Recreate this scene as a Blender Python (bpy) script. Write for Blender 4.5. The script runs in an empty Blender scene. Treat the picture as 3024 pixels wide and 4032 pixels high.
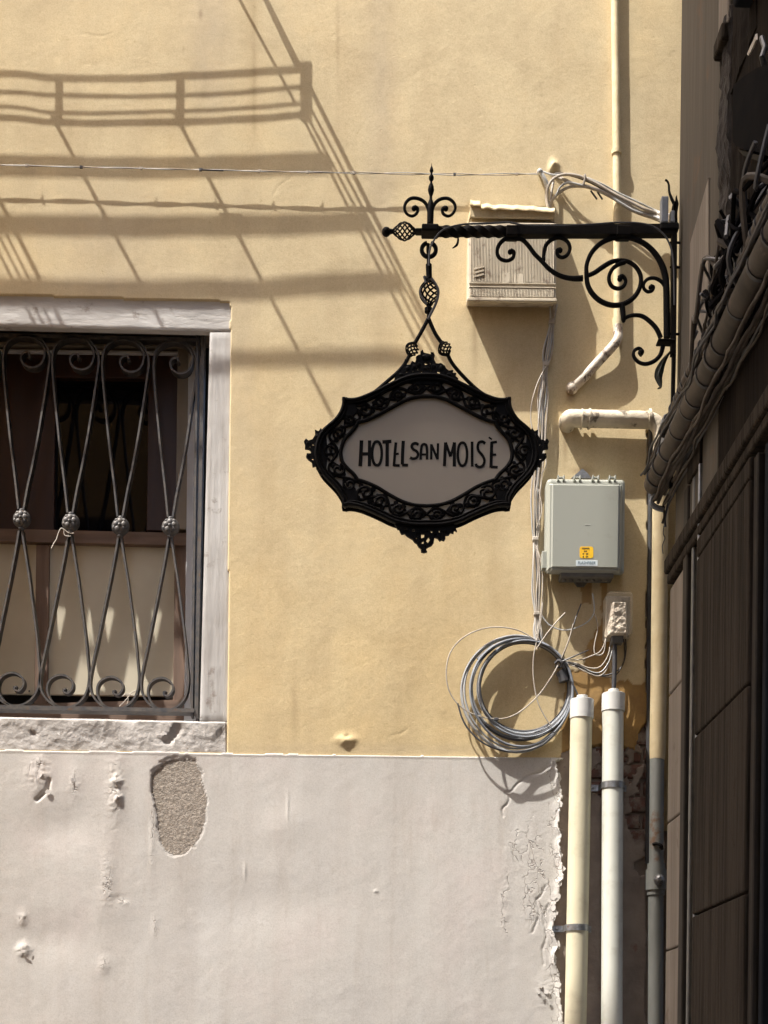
import bpy, bmesh, math, random
import numpy as np
from mathutils import Vector, Matrix

R = math.radians
scene = bpy.context.scene
COL = scene.collection
random.seed(7)

# ------------------------------------------------------------------ camera, world, sun, exposure
F = 5376.0                      # focal length in photo pixels
D = 5.376                       # camera to yellow wall (m)
EYE = 1.62                      # eye height
U0, V0 = 1470.0, 4158.0         # where the level view axis meets the photo
ROLL = 0.0125
KX, KZ = 1.70, 3.50             # sun: shadow of a point 1 m off the wall falls KX right, KZ down
RV = Vector((math.cos(ROLL), 0, math.sin(ROLL)))
UV_ = Vector((-math.sin(ROLL), 0, math.cos(ROLL)))
CAM = Vector((0, -D, EYE))

cam_d = bpy.data.cameras.new('camera')
cam = bpy.data.objects.new('camera', cam_d); COL.objects.link(cam)
cam_d.sensor_fit = 'AUTO'; cam_d.sensor_width = 36.0
cam_d.lens = F / 4032 * 36
cam_d.shift_x = (1512 - U0) / 4032
cam_d.shift_y = (V0 - 2016) / 4032
cam_d.clip_start = 0.05; cam_d.clip_end = 400
m = Matrix.Identity(4)
for i in range(3):
    m[i][0] = RV[i]; m[i][1] = UV_[i]; m[i][2] = (0, -1, 0)[i]; m[i][3] = CAM[i]
cam.matrix_world = m
scene.camera = cam

world = bpy.data.worlds.new('World'); scene.world = world; world.use_nodes = True
wn = world.node_tree.nodes; wl = world.node_tree.links
sky = wn.new('ShaderNodeTexSky'); sky.sky_type = 'NISHITA'; sky.sun_disc = False
to_sun = Vector((-KX, -1.0, KZ)).normalized()
elev = math.asin(to_sun.z)
sky.sun_elevation = elev
sky.sun_rotation = math.atan2(to_sun.x, to_sun.y)
bg = wn['Background']; bg.inputs['Strength'].default_value = 0.15
sky.air_density = 0.75; sky.dust_density = 6.0; sky.ozone_density = 0.4
wl.new(sky.outputs['Color'], bg.inputs['Color'])

sd = bpy.data.lights.new('sun', 'SUN'); sd.energy = 2.1; sd.angle = R(0.5); sd.color = (1.0, 0.955, 0.885)
sun = bpy.data.objects.new('sun', sd); COL.objects.link(sun)
sun.rotation_euler = to_sun.to_track_quat('Z', 'Y').to_euler()
sun.location = (-6, -4, 14)

scene.view_settings.view_transform = 'Standard'
scene.view_settings.look = 'None'
scene.view_settings.exposure = 2.15
scene.view_settings.gamma = 1.0
scene.view_settings.use_curve_mapping = False
scene.render.engine = 'CYCLES'
scene.cycles.use_denoising = True
scene.cycles.max_bounces = 8
scene.cycles.diffuse_bounces = 5

# ------------------------------------------------------------------ pixel -> place helpers
def P(u, v, s=0.0):
    """point of the photo's pixel (u,v) on the plane s metres in front of the yellow wall"""
    d = (D - s)
    k = d / F
    return CAM + (RV * (u - U0) + UV_ * (V0 - v)) * k + Vector((0, d, 0))
def pxm(s=0.0): return (D - s) / F
def S(u, v, X):
    """point of pixel (u,v) on the side wall plane x = X"""
    dr = (RV * (u - U0) + UV_ * (V0 - v)) / F + Vector((0, 1, 0))
    t = X / dr.x
    return CAM + dr * t
def UVof(X, Z, s=0.0):
    k = (D - s) / F
    x = X / k; z = (Z - EYE) / k
    c, n = math.cos(ROLL), math.sin(ROLL)
    return U0 + x * c + z * n, V0 - (-x * n + z * c)
def CAST(u, v, s):
    """the point s in front of the wall whose shadow lands at (u,v)"""
    p = P(u, v, 0)
    return Vector((p.x - KX * s, -s, p.z + KZ * s))

# ------------------------------------------------------------------ materials
def new_mat(name):
    mt = bpy.data.materials.new(name); mt.use_nodes = True
    nt = mt.node_tree
    return mt, nt, nt.nodes['Principled BSDF']
def N(nt, t, **kw):
    n = nt.nodes.new(t)
    for k, v in kw.items():
        if hasattr(n, k): setattr(n, k, v)
        else: n.inputs[k].default_value = v
    return n
def noise(nt, vec, scale, detail=4, rough=0.55, stretch=None, dist=0.0):
    if stretch:
        mp = N(nt, 'ShaderNodeMapping'); mp.inputs['Scale'].default_value = stretch
        nt.links.new(vec, mp.inputs['Vector']); vec = mp.outputs['Vector']
    n = N(nt, 'ShaderNodeTexNoise'); n.inputs['Scale'].default_value = scale
    n.inputs['Detail'].default_value = detail; n.inputs['Roughness'].default_value = rough
    n.inputs['Distortion'].default_value = dist
    nt.links.new(vec, n.inputs['Vector'])
    return n.outputs['Fac']
def ramp(nt, fac, stops):
    r = N(nt, 'ShaderNodeValToRGB')
    el = r.color_ramp.elements
    while len(el) < len(stops): el.new(0.5)
    for e, (p, c) in zip(el, stops):
        e.position = p; e.color = c if len(c) == 4 else (*c, 1)
    nt.links.new(fac, r.inputs['Fac'])
    return r.outputs['Color']
def mix(nt, fac, a, b, mode='MIX'):
    n = N(nt, 'ShaderNodeMix', data_type='RGBA', blend_type=mode)
    for val, idx in ((fac, 0), (a, 6), (b, 7)):
        if hasattr(val, 'node'): nt.links.new(val, n.inputs[idx])
        elif isinstance(val, (int, float)): n.inputs[idx].default_value = val
        else: n.inputs[idx].default_value = (*val, 1) if len(val) == 3 else val
    return n.outputs[2]
def math_(nt, op, a, b=0.0, clamp=False):
    n = N(nt, 'ShaderNodeMath', operation=op); n.use_clamp = clamp
    for i, v in enumerate((a, b)):
        if hasattr(v, 'node'): nt.links.new(v, n.inputs[i])
        else: n.inputs[i].default_value = v
    return n.outputs[0]
def bump(nt, bsdf, height, strength, dist=0.01, prev=None):
    b = N(nt, 'ShaderNodeBump'); b.inputs['Strength'].default_value = strength
    b.inputs['Distance'].default_value = dist
    nt.links.new(height, b.inputs['Height'])
    if prev is not None: nt.links.new(prev, b.inputs['Normal'])
    nt.links.new(b.outputs['Normal'], bsdf.inputs['Normal'])
    return b.outputs['Normal']
def pos(nt):
    return N(nt, 'ShaderNodeNewGeometry').outputs['Position']
def simple(name, c1, c2=None, scale=12, rough=0.6, metal=0.0, bs=60, bstr=0.3, bdist=0.002, stretch=None, lo=0.35, hi=0.65, spec=None, extra=None, escale=20, elo=.6, ehi=.68):
    mt, nt, b = new_mat(name)
    p = pos(nt)
    if c2 is None: c2 = tuple(x * 0.75 for x in c1)
    col = ramp(nt, noise(nt, p, scale, 5, stretch=stretch), [(lo, c1), (hi, c2)])
    if extra is not None:
        f = ramp(nt, noise(nt, p, escale, 6, .65), [(elo, (0, 0, 0)), (ehi, (1, 1, 1))])
        col = mix(nt, f, col, extra)
    nt.links.new(col, b.inputs['Base Color'])
    b.inputs['Roughness'].default_value = rough; b.inputs['Metallic'].default_value = metal
    if spec is not None: b.inputs['Specular IOR Level'].default_value = spec
    if bstr: bump(nt, b, noise(nt, p, bs, 5, stretch=stretch), bstr, bdist)
    return mt

def attr(nt, name):
    return N(nt, 'ShaderNodeAttribute', attribute_name=name).outputs['Fac']

def mat_yellow():
    mt, nt, b = new_mat('yellow_plaster'); p = pos(nt)
    sep = N(nt, 'ShaderNodeSeparateXYZ'); nt.links.new(p, sep.inputs[0])
    zf = N(nt, 'ShaderNodeMapRange'); zf.inputs['From Min'].default_value = EYE + 1.1; zf.inputs['From Max'].default_value = EYE + 3.2
    nt.links.new(sep.outputs['Z'], zf.inputs['Value'])
    n1 = noise(nt, p, 1.6, 5, .6)
    f = math_(nt, 'ADD', zf.outputs[0], math_(nt, 'MULTIPLY', math_(nt, 'SUBTRACT', n1, .5), 2.6), True)
    col = mix(nt, f, (0.600, 0.485, 0.285), (0.560, 0.475, 0.310))
    # vertical rain streaks, blotches, greyish runs
    st = ramp(nt, noise(nt, p, 5, 5, .6, stretch=(1.6, 1, .16)), [(.42, (1, 1, 1)), (.66, (.84, .80, .78))])
    col = mix(nt, .45, col, st, 'MULTIPLY')
    bl = ramp(nt, noise(nt, p, 3.3, 6, .65, dist=.6), [(.34, (1.07, 1.05, 1.02)), (.5, (1, 1, 1)), (.66, (.87, .85, .84))])
    col = mix(nt, .72, col, bl, 'MULTIPLY')
    g2 = ramp(nt, noise(nt, p, 190, 3, .75), [(.36, (.80, .77, .72)), (.5, (1, 1, 1)), (.66, (1.10, 1.10, 1.10))])
    col = mix(nt, .5, col, g2, 'MULTIPLY')
    fine = ramp(nt, noise(nt, p, 55, 6, .7), [(.3, (.93, .92, .90)), (.62, (1.04, 1.04, 1.04))])
    col = mix(nt, .7, col, fine, 'MULTIPLY')
    # soot specks
    sp = ramp(nt, noise(nt, p, 34, 3, .5), [(.70, (1, 1, 1)), (.76, (.72, .66, .58))])
    col = mix(nt, .5, col, sp, 'MULTIPLY')
    sn = noise(nt, p, 22, 5, .65, stretch=(1, 1, .3))
    col = mix(nt, math_(nt, 'MULTIPLY', attr(nt, 'stain'), math_(nt, 'ADD', sn, .35), True), col, (.25, .17, .10))
    col = mix(nt, math_(nt, 'MULTIPLY', attr(nt, 'grime'), math_(nt, 'ADD', sn, .2), True), col, (.36, .31, .255))
    # older darker ochre coat where the top coat has come away
    oc = ramp(nt, noise(nt, p, 9, 6, .7), [(.3, (.43, .27, .10)), (.6, (.30, .19, .085)), (.72, (.20, .14, .085))])
    col = mix(nt, attr(nt, 'old'), col, oc)
    nt.links.new(col, b.inputs['Base Color'])
    b.inputs['Roughness'].default_value = .93; b.inputs['Specular IOR Level'].default_value = .15
    # trowel marks and grain
    tr = noise(nt, p, 13, 5, .6, stretch=(1, 1, 1.15), dist=.3)
    gr = noise(nt, p, 120, 4, .7)
    gm = noise(nt, p, 38, 5, .62)
    pits = ramp(nt, noise(nt, p, 26, 3, .5), [(.27, (0, 0, 0)), (.33, (1, 1, 1))])
    h = math_(nt, 'ADD', math_(nt, 'MULTIPLY', tr, .55), math_(nt, 'ADD', math_(nt, 'MULTIPLY', gr, .20), math_(nt, 'MULTIPLY', gm, .30)))
    h = math_(nt, 'ADD', h, math_(nt, 'MULTIPLY', pits, .12))
    bump(nt, b, h, .55, .0042)
    return mt
def mat_dado():
    mt, nt, b = new_mat('grey_paint'); p = pos(nt)
    col = ramp(nt, noise(nt, p, 2.0, 5, .6), [(.3, (.565, .525, .50)), (.5, (.545, .528, .50)), (.7, (.515, .503, .485))])
    st = ramp(nt, noise(nt, p, 4, 5, .6, stretch=(1.8, 1, .12)), [(.4, (1, 1, 1)), (.68, (.90, .88, .87))])
    col = mix(nt, .9, col, st, 'MULTIPLY')
    fine = ramp(nt, noise(nt, p, 70, 6, .7), [(.3, (.94, .94, .93)), (.62, (1.03, 1.03, 1.03))])
    col = mix(nt, .7, col, fine, 'MULTIPLY')
    g2 = ramp(nt, noise(nt, p, 190, 3, .75), [(.36, (.86, .85, .84)), (.5, (1, 1, 1)), (.66, (1.06, 1.06, 1.06))])
    col = mix(nt, .8, col, g2, 'MULTIPLY')
    dr = ramp(nt, noise(nt, p, 3.0, 5, .7, stretch=(3.2, 1, .35)), [(.56, (1, 1, 1)), (.74, (.84, .80, .76))])
    col = mix(nt, .7, col, dr, 'MULTIPLY')
    raw = ramp(nt, noise(nt, p, 90, 5, .7), [(.35, (.20, .175, .15)), (.62, (.40, .355, .305))])
    col = mix(nt, attr(nt, 'old'), col, raw)
    nt.links.new(col, b.inputs['Base Color'])
    b.inputs['Roughness'].default_value = .9; b.inputs['Specular IOR Level'].default_value = .15
    gr = noise(nt, p, 110, 4, .7); gm = noise(nt, p, 24, 5, .62); rg = noise(nt, p, 150, 4, .7)
    h = math_(nt, 'ADD', math_(nt, 'MULTIPLY', gr, .17), math_(nt, 'MULTIPLY', gm, .34))
    h = math_(nt, 'ADD', h, math_(nt, 'MULTIPLY', math_(nt, 'MULTIPLY', rg, attr(nt, 'old')), 2.2))
    h = math_(nt, 'ADD', h, math_(nt, 'MULTIPLY', math_(nt, 'MULTIPLY', gm, attr(nt, 'rough')), .8))
    mpv = N(nt, 'ShaderNodeMapping'); mpv.inputs['Scale'].default_value = (1.5, 1, .55); nt.links.new(p, mpv.inputs['Vector'])
    wv = N(nt, 'ShaderNodeMix', data_type='RGBA'); wv.inputs[0].default_value = .06
    nz3 = N(nt, 'ShaderNodeTexNoise'); nz3.inputs['Scale'].default_value = 30; nt.links.new(p, nz3.inputs['Vector'])
    nt.links.new(mpv.outputs['Vector'], wv.inputs[6]); nt.links.new(nz3.outputs['Color'], wv.inputs[7])
    vo = N(nt, 'ShaderNodeTexVoronoi', feature='DISTANCE_TO_EDGE'); vo.inputs['Scale'].default_value = 20; nt.links.new(wv.outputs[2], vo.inputs['Vector'])
    ck = ramp(nt, vo.outputs['Distance'], [(.0, (0, 0, 0)), (.045, (1, 1, 1))])
    gate = ramp(nt, math_(nt, 'MULTIPLY', attr(nt, 'rough'), math_(nt, 'ADD', noise(nt, p, 9, 3), .25)), [(.40, (0, 0, 0)), (.52, (1, 1, 1))])
    h = math_(nt, 'SUBTRACT', h, math_(nt, 'MULTIPLY', math_(nt, 'SUBTRACT', 1.0, ck), math_(nt, 'MULTIPLY', gate, .9)))
    crk = mix(nt, math_(nt, 'MULTIPLY', math_(nt, 'SUBTRACT', 1.0, ck), math_(nt, 'MULTIPLY', gate, .6)), col, (.16, .135, .115))
    nt.links.new(crk, b.inputs['Base Color'])
    bump(nt, b, h, .5, .0042)
    return mt

M = {}
M['yellow'] = mat_yellow()
M['dado'] = mat_dado()
M['stone'] = simple('pale_stone', (.44, .42, .40), (.30, .28, .26), 9, .85, bs=45, bstr=.9, bdist=.006, extra=(.55, .54, .53), escale=30)
M['jamb'] = simple('painted_stone', (.52, .51, .49), (.42, .40, .375), 7, .85, bs=30, bstr=.7, bdist=.004, stretch=(1.2, 1, .8), extra=(.25, .21, .18), escale=22, elo=.64, ehi=.74)
M['jambv'] = simple('streaked_painted_stone', (.50, .495, .485), (.36, .345, .33), 9, .85, bs=26, bstr=.6, bdist=.004, stretch=(2.2, 1, .22), extra=(.24, .21, .185), escale=13, elo=.60, ehi=.70)
M['jambh'] = simple('worn_painted_stone', (.50, .495, .485), (.38, .365, .35), 8, .85, bs=34, bstr=.6, bdist=.004, stretch=(.5, 1, 1.6), extra=(.27, .235, .21), escale=15, elo=.60, ehi=.70)
M['iron'] = simple('grey_painted_iron', (.055, .055, .06), (.10, .09, .08), 40, .5, .3, bs=90, bstr=.5, bdist=.001, extra=(.13, .075, .04), escale=30, elo=.62, ehi=.72)
M['black'] = simple('black_iron', (.0022, .0022, .0026), (.005, .0045, .0045), 30, .6, .0, bs=120, bstr=.5, bdist=.001, spec=.10)
M['mattblack'] = simple('matt_black', (.006, .006, .007), (.010, .009, .009), 10, .95, bs=60, bstr=.2, spec=.02)
M['blackrust'] = simple('black_iron_worn', (.003, .003, .0034), (.009, .0065, .005), 25, .65, .0, bs=90, bstr=.6, bdist=.0015, spec=.10)
M['panel'] = simple('off_white_panel', (.41, .37, .305), (.38, .34, .28), 4, .55, bs=80, bstr=.1, bdist=.001)
M['boxbeige'] = simple('weathered_beige_plastic', (.53, .475, .37), (.39, .335, .25), 14, .85, bs=70, bstr=.6, bdist=.002, stretch=(1, 1, .25), extra=(.24, .19, .14), escale=26, elo=.56, ehi=.68)
M['boxgrey'] = simple('grey_green_plastic', (.30, .312, .275), (.285, .298, .262), 3, .45, bs=60, bstr=.05, bdist=.001, extra=(.255, .26, .22), escale=14, elo=.6, ehi=.8)
M['plasticdark'] = simple('dark_grey_plastic', (.10, .10, .095), (.14, .135, .12), 30, .6)
M['sticker'] = simple('yellow_sticker', (.80, .50, .01), (.76, .42, .01), 8, .5, bstr=0)
M['labelwhite'] = simple('white_label', (.62, .68, .70), (.55, .62, .66), 20, .5, bstr=0)
M['ink'] = simple('dark_ink', (.10, .06, .01), (.08, .05, .01), 8, .6, bstr=0)
M['inkblue'] = simple('blue_grey_ink', (.10, .16, .20), (.14, .22, .27), 60, .6, bstr=0)
M['cream'] = simple('cream_plastic_pipe', (.58, .54, .39), (.53, .49, .355), 6, .42, bs=40, bstr=.12, bdist=.001, extra=(.42, .37, .26), escale=12, elo=.52, ehi=.8)
M['white'] = simple('white_plastic_pipe', (.60, .61, .55), (.55, .56, .50), 6, .42, bs=40, bstr=.12, bdist=.001, extra=(.40, .38, .32), escale=12, elo=.52, ehi=.8)
M['cap'] = simple('pale_grey_plastic', (.56, .56, .54), (.50, .50, .48), 9, .5, bs=40, bstr=.15, bdist=.001, extra=(.36, .32, .27), escale=25, elo=.62, ehi=.75)
M['zinc'] = simple('zinc_strap', (.30, .31, .32), (.20, .20, .20), 60, .4, .75, bs=60, bstr=.4, bdist=.001, extra=(.18, .09, .05), escale=40)
M['cable'] = simple('pale_grey_cable', (.42, .43, .43), (.33, .34, .34), 20, .5, bstr=0)
M['cablegrey'] = simple('grey_cable', (.33, .345, .36), (.26, .27, .285), 20, .5, bstr=0)
M['cablewhite'] = simple('dirty_white_cable', (.44, .405, .35), (.29, .25, .205), 16, .6, bs=60, bstr=.3)
M['cablebrown'] = simple('dusty_grey_cable', (.085, .07, .054), (.05, .04, .03), 18, .85, bs=60, bstr=.3)
M['cabledark'] = simple('dark_grey_cable', (.035, .037, .042), (.06, .06, .065), 20, .5, bstr=0)
M['cableblue'] = simple('blue_grey_cable', (.24, .265, .30), (.18, .20, .23), 20, .45, bstr=0)
M['yellowpipe'] = simple('yellow_painted_pipe', (.62, .53, .34), (.55, .45, .27), 14, .8, bs=50, bstr=.7, bdist=.003)
M['peelpipe'] = simple('peeling_pipe', (.62, .55, .42), (.46, .40, .31), 16, .6, bs=45, bstr=.9, bdist=.004, extra=(.17, .14, .10), escale=17, elo=.54, ehi=.60)
M['whitepipe'] = simple('chalky_pipe', (.62, .56, .46), (.40, .33, .26), 25, .55, bs=45, bstr=.9, bdist=.003, extra=(.13, .09, .06), escale=28, elo=.52, ehi=.58)
M['greypipe'] = simple('old_grey_downpipe', (.20, .21, .20), (.14, .145, .135), 10, .55, bs=40, bstr=.5, bdist=.002, stretch=(1, 1, .3), extra=(.13, .075, .045), escale=9, elo=.60, ehi=.68)
M['redwood'] = simple('red_brown_wood', (.040, .012, .004), (.026, .008, .003), 6, .5, bs=30, bstr=.2, stretch=(3, 1, .2))
M['wood'] = simple('weathered_wood', (.21, .135, .095), (.13, .085, .062), 10, .75, bs=30, bstr=.7, bdist=.002, stretch=(.25, 1, 3))
M['woodv'] = simple('weathered_wood_upright', (.21, .135, .095), (.13, .085, .062), 10, .75, bs=30, bstr=.7, bdist=.002, stretch=(3, 1, .25))
M['board'] = simple('beige_board', (.60, .545, .42), (.54, .485, .37), 4, .8, bs=50, bstr=.15, bdist=.001)
M['beigeframe'] = simple('beige_reveal', (.30, .26, .21), (.24, .21, .17), 6, .8, bs=30, bstr=.3)
M['paleframe'] = simple('pale_grey_frame', (.62, .63, .65), (.55, .56, .58), 8, .6)
M['dark'] = simple('dark_interior', (.010, .008, .007), (.007, .006, .006), 5, .8, bstr=0)
M['brick'] = simple('old_red_brick', (.185, .088, .066), (.125, .078, .060), 26, .95, bs=60, bstr=.9, bdist=.005, extra=(.26, .21, .175), escale=13, elo=.50, ehi=.60)
M['render'] = simple('raw_brown_render', (.30, .245, .20), (.215, .17, .14), 8, .95, bs=55, bstr=.8, bdist=.005, extra=(.20, .09, .06), escale=7, elo=.6, ehi=.72)
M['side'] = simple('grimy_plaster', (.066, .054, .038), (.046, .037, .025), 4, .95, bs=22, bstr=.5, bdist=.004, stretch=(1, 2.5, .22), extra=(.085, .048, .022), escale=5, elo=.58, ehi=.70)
M['sideshade'] = simple('shade_darkened_plaster', (.016, .012, .009), (.008, .006, .005), 5, .97, bs=22, bstr=.8, bdist=.006, stretch=(1, 3, .2), spec=.05)  # darker copy of the side plaster, deep alley shade put into its colour
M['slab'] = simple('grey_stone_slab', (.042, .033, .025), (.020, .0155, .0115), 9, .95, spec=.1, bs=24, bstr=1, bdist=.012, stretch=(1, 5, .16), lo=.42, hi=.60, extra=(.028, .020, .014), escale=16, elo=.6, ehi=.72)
M['slabpale'] = simple('pale_stone_slab', (.185, .158, .128), (.13, .108, .085), 6, .9, bs=26, bstr=.9, bdist=.006, stretch=(1, 3, .2), extra=(.10, .075, .055), escale=7, elo=.62, ehi=.72)
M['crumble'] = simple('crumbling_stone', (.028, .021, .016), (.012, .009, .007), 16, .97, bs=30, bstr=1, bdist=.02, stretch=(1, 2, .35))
M['shopmetal'] = simple('dark_metal_frame', (.03, .026, .022), (.04, .034, .028), 9, .7, .0, spec=.1, bs=40, bstr=.2)
M['shutter'] = simple('slate_blue_shutter', (.016, .018, .022), (.012, .013, .016), 6, .9, bs=40, bstr=.2, spec=.05)
M['conduit'] = simple('dusty_conduit', (.082, .066, .050), (.045, .036, .027), 14, .7, bs=30, bstr=.5, bdist=.003, extra=(.12, .09, .07), escale=15)
M['paving'] = simple('grey_paving_stone', (.30, .265, .22), (.22, .195, .165), 5, .85, bs=40, bstr=.4, bdist=.004)
M['facade'] = simple('ochre_render_far', (.56, .40, .22), (.48, .34, .18), 2, .95, bs=20, bstr=.3)  # warm bright tone on the unseen houses, set to bounce fill light
M['green'] = simple('dark_green_leaf_iron', (.018, .028, .020), (.010, .014, .010), 30, .5)
M['dustbox'] = simple('plaster_splashed_box', (.60, .53, .43), (.40, .34, .27), 26, .9, bs=32, bstr=1, bdist=.02)
def glassy(name, col, rough, spec=.5):
    mt, nt, b = new_mat(name)
    b.inputs['Base Color'].default_value = (*col, 1); b.inputs['Roughness'].default_value = rough
    b.inputs['Specular IOR Level'].default_value = spec
    p = pos(nt); bump(nt, b, noise(nt, p, 3, 2), .05, .003)
    return mt
M['pane'] = glassy('dark_window_glass', (.004, .004, .005), .05, .22)
M['clear'] = simple('cloudy_clear_cover', (.42, .38, .32), (.34, .30, .25), 30, .3, bs=50, bstr=.4)
_nt = M['clear'].node_tree; _nt.nodes['Principled BSDF'].inputs['Alpha'].default_value = .14

# ------------------------------------------------------------------ mesh helpers
def mesh_obj(name, verts, faces, mat, parent=None, smooth=False, base=None):
    me = bpy.data.meshes.new(name)
    base = base if base is not None else (parent_base(parent) if parent else Vector((0, 0, 0)))
    me.from_pydata([tuple(Vector(v) - base) for v in verts], [], faces)
    me.materials.append(M[mat] if isinstance(mat, str) else mat)
    if smooth:
        me.polygons.foreach_set('use_smooth', [True] * len(me.polygons))
    me.update()
    if smooth: me.set_sharp_from_angle(angle=R(32))
    o = bpy.data.objects.new(name, me); COL.objects.link(o)
    if parent: o.parent = parent
    else: o.location = base
    return o
BASE = {}
def parent_base(p):
    b = Vector((0, 0, 0))
    while p is not None:
        b = b + Vector(p.location); p = p.parent
    return b
def tag(o, label=None, cat=None, group=None, kind=None):
    if label: o['label'] = label
    if cat: o['category'] = cat
    if group: o['group'] = group
    if kind: o['kind'] = kind
    return o
def thing(name, loc, label, cat, group=None):
    e = bpy.data.objects.new(name, None); COL.objects.link(e); e.location = loc
    e.empty_display_size = .05
    return tag(e, label, cat, group)
class MB:
    def __init__(s): s.v = []; s.f = []
    def add(s, vs, fs):
        n = len(s.v); s.v += [Vector(x) for x in vs]; s.f += [tuple(i + n for i in f) for f in fs]; return s
    def obj(s, name, mat, parent=None, smooth=False, base=None):
        return mesh_obj(name, s.v, s.f, mat, parent, smooth, base)
    # box from min/max corners, bevelled by hand along all edges is dear: chamfer the front only when asked
    def box(s, a, b):
        x0, y0, z0 = [min(a[i], b[i]) for i in range(3)]; x1, y1, z1 = [max(a[i], b[i]) for i in range(3)]
        return s.add([(x0,y0,z0),(x1,y0,z0),(x1,y1,z0),(x0,y1,z0),(x0,y0,z1),(x1,y0,z1),(x1,y1,z1),(x0,y1,z1)],
                     [(0,3,2,1),(4,5,6,7),(0,1,5,4),(1,2,6,5),(2,3,7,6),(3,0,4,7)])
    def bbox(s, a, b, r, seg=2):
        bm = bmesh.new(); bmesh.ops.create_cube(bm, size=1)
        c = [(a[i] + b[i]) / 2 for i in range(3)]; d = [abs(a[i] - b[i]) for i in range(3)]
        for v in bm.verts: v.co = Vector((c[i] + v.co[i] * d[i] for i in range(3)))
        bmesh.ops.bevel(bm, geom=bm.edges[:], offset=min(r, min(d) * .49), segments=seg, affect='EDGES', profile=.5)
        s.bm(bm); return s
    def bm(s, bm):
        bm.verts.ensure_lookup_table(); bm.verts.index_update()
        s.add([v.co.copy() for v in bm.verts], [tuple(v.index for v in f.verts) for f in bm.faces]); bm.free()
    def tube(s, pts, r, n=8, cap=True):
        pts = [Vector(p) for p in pts]
        # drop repeated points
        q = [pts[0]]; rr = [r[0]] if isinstance(r, (list, tuple)) else None
        for i, p in enumerate(pts[1:], 1):
            if (p - q[-1]).length > 1e-6:
                q.append(p)
                if rr is not None: rr.append(r[i])
        pts = q; L = len(pts)
        if L < 2: return s
        t0 = (pts[1] - pts[0]).normalized()
        up = Vector((0, 1, 0)) if abs(t0.y) < .9 else Vector((1, 0, 0))
        nrm = (up - t0 * up.dot(t0)).normalized()
        vs = []; fs = []
        for i, p in enumerate(pts):
            t = (pts[min(i + 1, L - 1)] - pts[max(i - 1, 0)])
            if t.length < 1e-9: t = t0
            t.normalize()
            nrm = nrm - t * nrm.dot(t)
            if nrm.length < 1e-6: nrm = t.orthogonal()
            nrm.normalize(); bi = t.cross(nrm)
            rad = rr[i] if rr is not None else r
            for k in range(n):
                a = 2 * math.pi * k / n
                vs.append(p + (nrm * math.cos(a) + bi * math.sin(a)) * rad)
        for i in range(L - 1):
            for k in range(n):
                a = i * n + k; b = i * n + (k + 1) % n
                fs.append((a, b, b + n, a + n))
        if cap:
            fs.append(tuple(range(n - 1, -1, -1))); fs.append(tuple((L - 1) * n + k for k in range(n)))
        return s.add(vs, fs)
    def ball(s, c, r, n=10, sq=(1, 1, 1)):
        bm = bmesh.new(); bmesh.ops.create_uvsphere(bm, u_segments=n, v_segments=max(6, n * 2 // 3), radius=1)
        for v in bm.verts: v.co = Vector(c) + Vector((v.co.x * r * sq[0], v.co.y * r * sq[1], v.co.z * r * sq[2]))
        s.bm(bm); return s
    def prism(s, poly, y0, y1):
        """poly: world points on any y; extruded from y0 (front, more negative) to y1"""
        from mathutils.geometry import tessellate_polygon
        n = len(poly)
        tri = tessellate_polygon([[Vector((p.x, p.z, 0)) for p in poly]])
        vs = [Vector((p.x, y0, p.z)) for p in poly] + [Vector((p.x, y1, p.z)) for p in poly]
        fs = []
        for t in tri:
            a, b, c = t
            A, B, C = vs[a], vs[b], vs[c]
            nn = (B - A).cross(C - A)
            if nn.y > 0: t = (c, b, a)
            fs.append(tuple(t)); fs.append(tuple(i + n for i in reversed(t)))
        for i in range(n):
            j = (i + 1) % n; fs.append((i, j, j + n, i + n))
        return s.add(vs, fs)
    def ribbon(s, pts, w, y0, y1, closed=False):
        """flat bar on edge: width w across the line in the xz plane, deep y0..y1; w may be a list"""
        pts = [Vector((p.x, 0, p.z)) for p in pts]; L = len(pts)
        vs = []; fs = []
        for i, p in enumerate(pts):
            a = pts[(i - 1) % L] if closed else pts[max(i - 1, 0)]; b = pts[(i + 1) % L] if closed else pts[min(i + 1, L - 1)]
            t = (b - a)
            if t.length < 1e-9: t = Vector((1, 0, 0))
            t.normalize(); nn = Vector((-t.z, 0, t.x))
            h = (w[i] if isinstance(w, (list, tuple)) else w) / 2
            for sg, y in ((1, y0), (-1, y0), (-1, y1), (1, y1)):
                q = p + nn * h * sg; vs.append(Vector((q.x, y, q.z)))
        rng = range(L) if closed else range(L - 1)
        for i in rng:
            a = i * 4; b = ((i + 1) % L) * 4
            for k in range(4):
                k2 = (k + 1) % 4; fs.append((a + k, a + k2, b + k2, b + k))
        if not closed: fs += [(3, 2, 1, 0), tuple((L - 1) * 4 + k for k in range(4))]
        return s.add(vs, fs)
    def lathe(s, c, axis, prof, n=16):
        """prof: list of (distance along axis, radius)"""
        axis = Vector(axis).normalized(); o = axis.orthogonal().normalized(); q = axis.cross(o)
        vs = []; fs = []
        for h, r in prof:
            for k in range(n):
                a = 2 * math.pi * k / n; vs.append(Vector(c) + axis * h + (o * math.cos(a) + q * math.sin(a)) * max(r, 1e-5))
        for i in range(len(prof) - 1):
            for k in range(n):
                a = i * n + k; b = i * n + (k + 1) % n; fs.append((a, b, b + n, a + n))
        fs.append(tuple(range(n - 1, -1, -1))); fs.append(tuple((len(prof) - 1) * n + k for k in range(n)))
        return s.add(vs, fs)
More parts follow.
